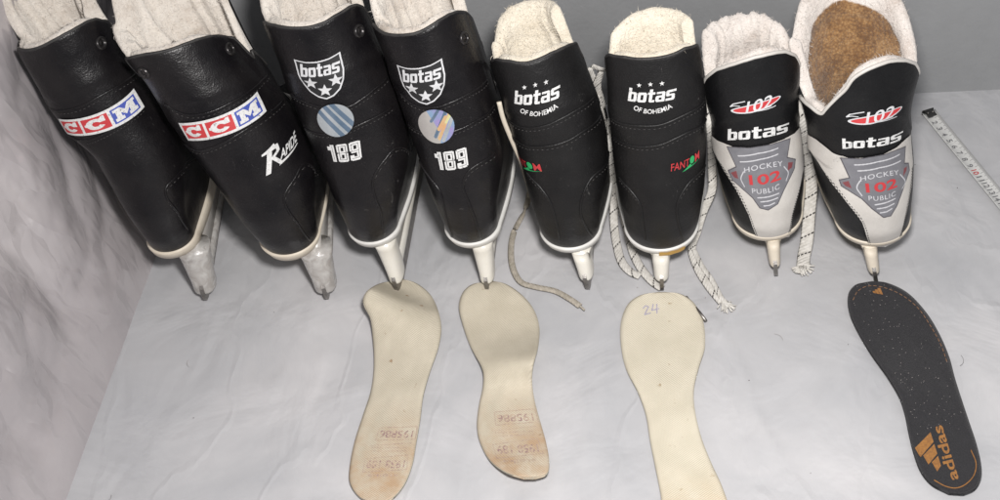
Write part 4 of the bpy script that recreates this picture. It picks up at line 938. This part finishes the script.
# first: long felt insole, left edge of the toe curled over
def z1(s, c):
    d = s - (.115 + .10 * c); a = .030 * max(0, 1 - c * .82)
    return a * (math.exp(-(d / .040) ** 2) if d < 0 else math.exp(-(d / .13) ** 2)) + .002 * math.sin(s * 5) ** 2
I1 = insole([((397, 281), (403, 279)), ((381, 283), (416, 283)), ((367, 291), (429, 293)), ((363, 303), (437, 307)), ((370, 318), (441, 326)), ((373, 340), (438, 347)), ((374, 365), (430, 370)), ((371, 390), (423, 395)), ((363, 415), (420, 418)), ((355, 440), (416, 442)), ((350, 465), (412, 464)), ((350, 483), (404, 484)), ((360, 497), (392, 498)), ((374, 502), (380, 502))],
            z1, FELT, 'cream felt insole with a curled toe edge and faded stamp, leftmost on the floor', edge_mat=EDGE)
def z2(s, c): return .022 * math.exp(-((s - .44) / .085) ** 2) * (.35 + .65 * c) + .010 * math.exp(-((s - .95) / .12) ** 2) + .005 * math.exp(-((s - .1) / .12) ** 2)
I2 = insole([((487, 282), (493, 281)), ((473, 284), (506, 284)), ((463, 292), (521, 294)), ((459, 306), (533, 308)), ((462, 322), (539, 325)), ((470, 345), (538, 345)), ((482, 368), (533, 365)), ((483, 385), (532, 382)), ((479, 405), (535, 402)), ((477, 425), (541, 424)), ((480, 442), (546, 442)), ((490, 460), (549, 460)), ((506, 472), (547, 473)), ((524, 478), (535, 478))],
            z2, FELT, 'rippled cream felt insole with a faded stamp, second from the left', edge_mat=EDGE)
def z3(s, c): return .004 * math.exp(-((s - .05) / .1) ** 2) + .003 * math.exp(-((s - .45) / .15) ** 2) * c
I3 = insole([((658, 292), (665, 292)), ((641, 295), (681, 294)), ((628, 304), (694, 303)), ((621, 322), (703, 320)), ((621, 345), (705, 345)), ((626, 368), (699, 366)), ((638, 392), (694, 388)), ((646, 415), (695, 410)), ((650, 440), (701, 436)), ((655, 465), (711, 462)), ((660, 490), (722, 486)), ((664, 515), (730, 512)), ((672, 535), (727, 533)), ((688, 546), (710, 546))],
            z3, FELT3, 'smooth cream insole with pen marks on its toe, second from the right', edge_mat=EDGE)
BLKF = simple('dark_fabric', (.008, .0078, .0095), (.024, .023, .026), rough=.9, scale=900, bump=1.0, bscale=1300, bdist=.0008, sheen=.15)
BLKE = simple('dark_foam_edge', (.02, .02, .022), (.035, .034, .036), rough=.9, scale=400, bump=.5, bscale=700)
def z4(s, c): return .007 * math.exp(-((s - .0) / .2) ** 2) + .006 * math.exp(-((s - .52) / .14) ** 2) * (1 - c) + .002
I4 = insole([((866, 282), (872, 281)), ((855, 285), (888, 283)), ((848, 295), (908, 293)), ((850, 312), (926, 312)), ((858, 330), (939, 333)), ((871, 352), (949, 356)), ((887, 374), (955, 378)), ((899, 394), (962, 400)), ((905, 412), (969, 421)), ((909, 432), (976, 442)), ((914, 452), (981, 463)), ((921, 470), (981, 478)), ((932, 483), (975, 488)), ((949, 492), (964, 493))],
            z4, BLKF, 'dark charcoal insole with an orange sports logo at its heel', th=.0045, edge_mat=BLKE)
def stamps(info, anc):
    cv = Canvas(200, 260); A = 0.7
    cv.stroke([(.22, .97), (.95, .99), (.97, .80), (.20, .78), (.22, .97)], .008, 1, A)
    T = lambda s, box: put_text(cv, s, box, 0, .008, warp=lambda X, Y: (box[0] + box[2] - X, box[1] + box[3] - Y))
    T('195886', (.25, .82, .90, .93))
    cv.stroke([(.12, .70), (.92, .74)], .006, 1, A)
    for y in (.60, .65): put_text(cv, 'zdravotni obuv', (.15, y, .85, y + .03), 1, 0, warp=lambda X, Y, y=y: (1 - X, 2 * y + .03 - Y))
    cv.stroke([(.08, .50), (.90, .56), (.95, .34), (.10, .30), (.08, .50)], .008, 1, A)
    T('1958 189', (.14, .36, .88, .48))
    put_text(cv, 'stelka', (.2, .22, .8, .27), 1, 0, warp=lambda X, Y: (1 - X, .49 - Y))
    on_insole(info, cv, anc, [INK, INK2], 'ink_stamp')
stamps(I1, [(0, 1, 370, 426), (1, 1, 419, 426), (0, 0, 352, 492), (1, 0, 405, 492)])
stamps(I2, [(0, 1, 481, 412), (1, 1, 538, 407), (0, 0, 496, 478), (1, 0, 550, 478)])
cv = Canvas(90, 60); cv.stroke([(.05, .75), (.2, .95), (.35, .8), (.1, .1), (.42, .15)], .10, 0, 1.5); cv.stroke([(.62, .95), (.52, .4), (.9, .45)], .10, 0, 1.5); cv.stroke([(.82, .9), (.78, .05)], .10, 0, 1.5)
on_insole(I3, cv, [(0, 0, 643, 316), (1, 0, 661, 313), (0, 1, 642, 306)], [PEN], 'pen_mark')
# orange logo: three slanting bars over the word, running up along the heel
cv = Canvas(190, 150)
for x, h in ((.18, .20), (.40, .36), (.62, .50)):
    cv.poly([(x + .12, .34), (x + .30, .34), (x + .30 - h * .42, .34 + h), (x + .12 - h * .42, .34 + h - .06)], 0)
put_text(cv, 'adidas', (.0, .0, 1.0, .27), 0, .02)
on_insole(I4, cv, [(0, 0, 959, 479), (1, 0, 942, 425), (0, 1, 921, 488)], [MT['d_orange']], 'brand_print', .0004)
cv = Canvas(60, 60)
for x, h in ((.0, .35), (.28, .62), (.56, .9)): cv.poly([(x + .12, 0), (x + .36, 0), (x + .36 - h * .35, h), (x + .12 - h * .35, h - .12)], 0)
on_insole(I4, cv, [(0, 0, 872, 293), (1, 0, 884, 295), (0, 1, 873, 286)], [MT['d_orange']], 'brand_print', .0004)
def insole_line(info, pts, mat, name, r=.0005, dash=True):
    root, cen, T, Lp, Rp = info; px, py = proj(T + cen); mb = MB(); P = []
    for x, y in smooth_path(pts, 80):
        i = ((px - x) ** 2 + (py - y) ** 2).argmin(); z = (T.reshape(-1, 3)[i] + cen)[2]; P.append(unproj(x, y, z + .0003) - cen)
    if dash:
        for q in range(0, 78, 3): tube(mb, P[q:q + 3], r, 5)
    else: tube(mb, P, r, 5)
    mb.build(name, mat, root)
insole_line(I4, [(934, 480), (945, 486), (956, 488), (966, 484), (974, 475), (976, 463), (971, 450)], MT['d_orange'], 'orange_stitching', .0005, False)
insole_line(I4, [(853, 300), (858, 291), (868, 286), (882, 287), (900, 294), (917, 307), (930, 325), (941, 345), (948, 365)], simple('dull_orange_thread', (.20, .11, .06), rough=.8), 'edge_stitching', .0004)
# pale lint caught on the dark fabric
root, cen, T, Lp, Rp = I4; mb = MB(); Tf = T[4:-4, 2:-2]
for k in range(130):
    i = int(rng.integers(0, Tf.shape[0] * .75)); j = int(rng.integers(0, Tf.shape[1])); p = Tf[i, j] + np.array([rng.normal(0, .001), rng.normal(0, .001), .0004]); a = rng.random() * 6.28; l = .0003 + rng.random() * .0009
    tube(mb, [p, p + np.array([math.cos(a), math.sin(a), .1]) * l], .00018 + rng.random() * .00015, 4)
lt = mb.build('lint_specks', simple('pale_lint', (.26, .24, .23), rough=.9), root)

# ------------------------------------------------------------------ tape measure
tp0, tp1 = unproj(928, 113.5, 0), unproj(1006, 209, 0); tdir = _n(tp1 - tp0); tsid = np.array([tdir[1], -tdir[0], 0]); TW = .0150
if tsid[1] < 0: tsid = -tsid
Ltape = .26; root = bpy.data.objects.new('tape_measure', None); col.objects.link(root); root.location = tp0
tag(root, 'pale steel measuring tape lying on the sheet beside the rightmost skate', 'tape measure')
V = []; k = 9; nlen = 60
for i in range(nlen):
    for j in range(k): c = j / (k - 1) * 2 - 1; V.append(tdir * (i / (nlen - 1) * Ltape) + tsid * c * TW / 2 + np.array([0, 0, .0012 + .0022 * c * c]))
for i in range(nlen):
    for j in range(k): c = j / (k - 1) * 2 - 1; V.append(V[i * k + j] - np.array([0, 0, .0003]))
F = [(i * k + j, i * k + j + 1, (i + 1) * k + j + 1, (i + 1) * k + j) for i in range(nlen - 1) for j in range(k - 1)]
F += [tuple(q + nlen * k for q in f[::-1]) for f in F]
ring = list(range(k)) + [i * k + k - 1 for i in range(1, nlen)] + [(nlen - 1) * k + j for j in range(k - 2, -1, -1)] + [i * k for i in range(nlen - 2, 0, -1)]
F += [(ring[q], ring[(q + 1) % len(ring)], ring[(q + 1) % len(ring)] + nlen * k, ring[q] + nlen * k) for q in range(len(ring))]
o = mesh_obj('tape_blade', V, F, simple('tape_paint', (.52, .52, .51), (.60, .60, .58), rough=.45, scale=60, coat=.2), root); recalc(o)
cv = Canvas(2600, 150); LZ = Ltape
for mm in range(1, 258):
    x = mm / 1000 / LZ; h = .38 if mm % 10 == 0 else (.26 if mm % 5 == 0 else .16)
    cv.rect(x - .0009, 1 - h, x + .0009, 1, 0)
    if mm % 10 == 0: cv.rect(x - .0009, 0, x + .0009, .16, 0)
for cm in range(1, 25):
    w_ = .0042 * (1 if cm < 10 else 1.7) / LZ; x = (cm * .01 - .0035) / LZ
    put_text(cv, str(cm), (x - w_ / 2, .2, x + w_ / 2, .60), 1 if cm % 10 == 0 else 0, .02)
Q = cv.quads(10); V = []; F = []; mi = []
for q in Q:
    kk = len(V)
    for (u, v) in ((q[0], q[1]), (q[2], q[1]), (q[2], q[3]), (q[0], q[3])):
        c = v * 2 - 1; V.append(tdir * (u * LZ) + tsid * c * TW / 2 * .98 + np.array([0, 0, .0012 + .0022 * c * c + .0002]))
    F.append((kk, kk + 1, kk + 2, kk + 3)); mi.append(q[4])
sc_o = mesh_obj('scale_marks', V, F, [simple('scale_black', (.16, .16, .165), rough=.5), MT['d_red']], root, mi); recalc(sc_o)
mb = MB()
def boxm(mb, c, ex, ey, ez, hx, hy, hz):
    V = [c + sx * hx * ex + sy * hy * ey + sz * hz * ez for sx in (-1, 1) for sy in (-1, 1) for sz in (-1, 1)]
    mb.add(V, [(0, 1, 3, 2), (4, 6, 7, 5), (0, 4, 5, 1), (2, 3, 7, 6), (0, 2, 6, 4), (1, 5, 7, 3)])
ez = np.array([0, 0, 1.])
boxm(mb, tdir * .004 + ez * .0042, tdir, tsid, ez, .0052, TW * .30, .0006); boxm(mb, tdir * -.0012 + ez * .002, tdir, tsid, ez, .0006, TW * .42, .0026)
hk = mb.build('end_hook', simple('dark_hook', (.03, .03, .03), (.06, .06, .06), rough=.4, metal=.6), root, smooth=False, fix=True)
for sx in (-1, 1):
    mb = MB(); p = tdir * .004 + tsid * sx * .0028 + ez * .0049; tube(mb, [p, p + ez * .0008], .0011, 10); mb.build('rivet', MT['steel'], hk)

# ------------------------------------------------------------------ setting: sheet-covered floor, back wall, film-covered left wall
def film_floor():
    m, nt, b = new_mat('sheet_under_film'); L = nt.links
    tc = N(nt, 'ShaderNodeTexCoord')
    n1 = N(nt, 'ShaderNodeTexNoise', i_Scale=4.5, i_Detail=8, i_Roughness=.6, i_Distortion=.5); L.new(tc.outputs['Object'], n1.inputs['Vector'])
    r = ramp(nt, n1.outputs['Fac'], [(.3, (.375, .38, .395)), (.5, (.455, .455, .465)), (.7, (.555, .545, .55))]); L.new(r.outputs[0], b.inputs['Base Color'])
    b.inputs['Roughness'].default_value = .42
    b.inputs['Coat Weight'].default_value = .6; b.inputs['Coat Roughness'].default_value = .2
    mp = N(nt, 'ShaderNodeMapping'); mp.inputs['Scale'].default_value = (1, .45, 1); mp.inputs['Rotation'].default_value = (0, 0, .35); L.new(tc.outputs['Object'], mp.inputs[0])
    n2 = N(nt, 'ShaderNodeTexNoise', i_Scale=16, i_Detail=9, i_Roughness=.62, i_Distortion=1.2); n2.noise_type = 'RIDGED_MULTIFRACTAL' if hasattr(n2, 'noise_type') else n2.noise_type
    L.new(mp.outputs[0], n2.inputs['Vector'])
    n3 = N(nt, 'ShaderNodeTexNoise', i_Scale=9, i_Detail=4, i_Distortion=.8); L.new(tc.outputs['Object'], n3.inputs['Vector'])
    b1 = N(nt, 'ShaderNodeBump', i_Strength=.6, i_Distance=.0045); L.new(n2.outputs[0], b1.inputs['Height'])
    b2 = N(nt, 'ShaderNodeBump', i_Strength=.5, i_Distance=.012); L.new(n3.outputs['Fac'], b2.inputs['Height']); L.new(b1.outputs[0], b2.inputs['Normal'])
    vo = N(nt, 'ShaderNodeTexVoronoi', i_Scale=7); vo.feature = 'DISTANCE_TO_EDGE'
    nd = N(nt, 'ShaderNodeTexNoise', i_Scale=5, i_Detail=5); L.new(mp.outputs[0], nd.inputs['Vector'])
    va = N(nt, 'ShaderNodeVectorMath', operation='MULTIPLY_ADD'); L.new(nd.outputs['Color'], va.inputs[0]); va.inputs[1].default_value = (.35, .35, .35); L.new(mp.outputs[0], va.inputs[2]); L.new(va.outputs[0], vo.inputs['Vector'])
    rr = ramp(nt, vo.outputs['Distance'], [(.0, (1, 1, 1)), (.045, (0, 0, 0))])
    b4 = N(nt, 'ShaderNodeBump', i_Strength=.25, i_Distance=.0022); L.new(rr.outputs[0], b4.inputs['Height']); L.new(b2.outputs[0], b4.inputs['Normal'])
    L.new(b4.outputs[0], b.inputs['Normal'])
    return m
def seg_d(x, y, a, b):
    d = b - a; t = np.clip(((x - a[0]) * d[0] + (y - a[1]) * d[1]) / (d @ d), 0, 1); return np.hypot(x - a[0] - t * d[0], y - a[1] - t * d[1]), t
creases = [((676, 250), (800, 500), .0016), ((700, 290), (790, 470), .0014), ((320, 345), (290, 480), .0010), ((215, 285), (170, 420), .0008), ((450, 210), (425, 260), .0012), ((480, 380), (560, 320), .0008), ((600, 380), (580, 470), .0009), ((860, 300), (820, 420), .0009), ((960, 260), (1010, 330), .0012), ((232, 180), (250, 236), .0009), ((255, 300), (330, 330), .0007)]
XS = np.linspace(-.60, .95, 320); YS = np.linspace(.05, 1.10, 230); X, Y = np.meshgrid(XS, YS)
Z = np.zeros_like(X)
for i in range(X.shape[0]):
    for j in range(X.shape[1]):
        v = Vector((X[i, j] * 5, Y[i, j] * 5, 0)); Z[i, j] = .0016 * (noise.noise(v) - .3) + .0006 * noise.noise(v * 4.0)
for a, b_, h in creases:
    A, B = unproj(*a)[:2], unproj(*b_)[:2]; d, t = seg_d(X + .004 * np.sin(Y * 40), Y, A, B); Z += h * np.exp(-(d / .0045) ** 2) * np.sin(np.clip(t, .02, .98) * math.pi) ** .5
Z -= Z.max() + .0002
# the sheet rises into a soft fold where it meets the back wall
V = np.stack([X, Y, Z], -1).reshape(-1, 3); nx = len(XS)
F = [(i * nx + j, i * nx + j + 1, (i + 1) * nx + j + 1, (i + 1) * nx + j) for i in range(len(YS) - 1) for j in range(nx - 1)]
fl = mesh_obj('floor', V, F, film_floor()); tag(fl, 'pale grey sheet under creased clear film', kind='structure')
def wallm(name, c1, c2, rough, sc_):
    return simple(name, c1, c2, rough=rough, scale=sc_, bump=.35, bscale=160, bdist=.0012, detail=8)
YW = 1.092
XS2 = np.linspace(-.66, .95, 120); ZS2 = np.linspace(-.02, .75, 60); V = []
for z in ZS2:
    for x in XS2: V.append((x, YW + .004 * noise.noise(Vector((x * 3, z * 4, 1))), z))
F = [(i * 120 + j, i * 120 + j + 1, (i + 1) * 120 + j + 1, (i + 1) * 120 + j) for i in range(59) for j in range(119)]
bw = mesh_obj('wall_back', V, F, wallm('grey_painted_board', (.27, .275, .28), (.31, .315, .32), .6, 14)); tag(bw, 'plain grey panel standing behind the skates', kind='structure')
def film_wall():
    m, nt, b = new_mat('crumpled_film_over_grey'); L = nt.links
    tc = N(nt, 'ShaderNodeTexCoord')
    n1 = N(nt, 'ShaderNodeTexNoise', i_Scale=3.4, i_Detail=7, i_Roughness=.55, i_Distortion=.8); L.new(tc.outputs['Object'], n1.inputs['Vector'])
    r = ramp(nt, n1.outputs['Fac'], [(.25, (.26, .245, .255)), (.46, (.40, .37, .378)), (.60, (.46, .43, .435)), (.75, (.55, .51, .51))]); L.new(r.outputs[0], b.inputs['Base Color'])
    b.inputs['Roughness'].default_value = .4; b.inputs['Coat Weight'].default_value = 1; b.inputs['Coat Roughness'].default_value = .13
    mp = N(nt, 'ShaderNodeMapping'); mp.inputs['Rotation'].default_value = (.5, .2, .3); mp.inputs['Scale'].default_value = (1, 1, .45); L.new(tc.outputs['Object'], mp.inputs[0])
    n2 = N(nt, 'ShaderNodeTexNoise', i_Scale=9, i_Detail=9, i_Roughness=.55, i_Distortion=1.2); n2.noise_type = 'RIDGED_MULTIFRACTAL'; L.new(mp.outputs[0], n2.inputs['Vector'])
    n3 = N(nt, 'ShaderNodeTexVoronoi', i_Scale=17); n3.feature = 'DISTANCE_TO_EDGE'
    nd = N(nt, 'ShaderNodeTexNoise', i_Scale=8, i_Detail=4); L.new(mp.outputs[0], nd.inputs['Vector'])
    va = N(nt, 'ShaderNodeVectorMath', operation='MULTIPLY_ADD'); L.new(nd.outputs['Color'], va.inputs[0]); va.inputs[1].default_value = (.22, .22, .22); L.new(mp.outputs[0], va.inputs[2]); L.new(va.outputs[0], n3.inputs['Vector'])
    b1 = N(nt, 'ShaderNodeBump', i_Strength=.8, i_Distance=.012); L.new(n2.outputs[0], b1.inputs['Height'])
    b2 = N(nt, 'ShaderNodeBump', i_Strength=.9, i_Distance=.022); L.new(n3.outputs['Distance'], b2.inputs['Height']); L.new(b1.outputs[0], b2.inputs['Normal'])
    L.new(b2.outputs[0], b.inputs['Coat Normal']); b3 = N(nt, 'ShaderNodeBump', i_Strength=.22, i_Distance=.007); L.new(n2.outputs[0], b3.inputs['Height']); L.new(b3.outputs[0], b.inputs['Normal'])
    return m
NY, NZ = 200, 150; V = []
for i in range(NZ):
    for j in range(NY):
        y = .02 + j / (NY - 1) * 1.08; z = -.004 + i / (NZ - 1) * .62; s = min(z / .08, 1)
        v = Vector((y * 5.5, z * 5.5, 4)); a = abs(noise.noise(v)); c = abs(noise.noise(v * 2.6 + Vector((3, 1, 0)))); e = abs(noise.noise(v * 6 + Vector((1, 7, 0))))
        V.append((-.588 + .012 * max(0, y - .4) - .12 * z + s * (-.016 + .032 * a + .008 * (c - .3) + .0018 * (e - .3)), y, z))
F = [(i * NY + j, i * NY + j + 1, (i + 1) * NY + j + 1, (i + 1) * NY + j) for i in range(NZ - 1) for j in range(NY - 1)]
lw = mesh_obj('wall_left', V, F, film_wall()); tag(lw, 'side wall covered with crumpled clear plastic film', kind='structure')

# ------------------------------------------------------------------ grit and lint scattered on the sheet
mb = MB()
for k in range(60):
    x, y = rng.uniform(-.55, .40), rng.uniform(.42, 1.05); z = -.0012; a = rng.random() * 6.28
    if k % 4:
        q = .0002 + .0003 * rng.random() ** 3; V = [(x + q * sx * (1 + .4 * rng.random()), y + q * sy, z + q * (sz + 1)) for sx in (-1, 1) for sy in (-1, 1) for sz in (-1, 1)]
        mb.add(V, [(0, 1, 3, 2), (4, 6, 7, 5), (0, 4, 5, 1), (2, 3, 7, 6), (0, 2, 6, 4), (1, 5, 7, 3)], 0 if k % 3 else 1)
    else:
        l = .003 + .009 * rng.random(); P = [np.array([x + math.cos(a + .9 * t) * l * t, y + math.sin(a + .9 * t) * l * t, z + .0006]) for t in np.linspace(0, 1, 6)]; tube(mb, P, .00014, 4, 1 if k % 8 else 0)
dd = mb.build('dust', [simple('dark_grit', (.05, .045, .04), (.12, .10, .09), rough=.8), simple('pale_fluff', (.34, .32, .30), rough=.9)], smooth=False)
tag(dd, 'sparse grit and short hairs scattered over the pale sheet', 'dust', kind='stuff')
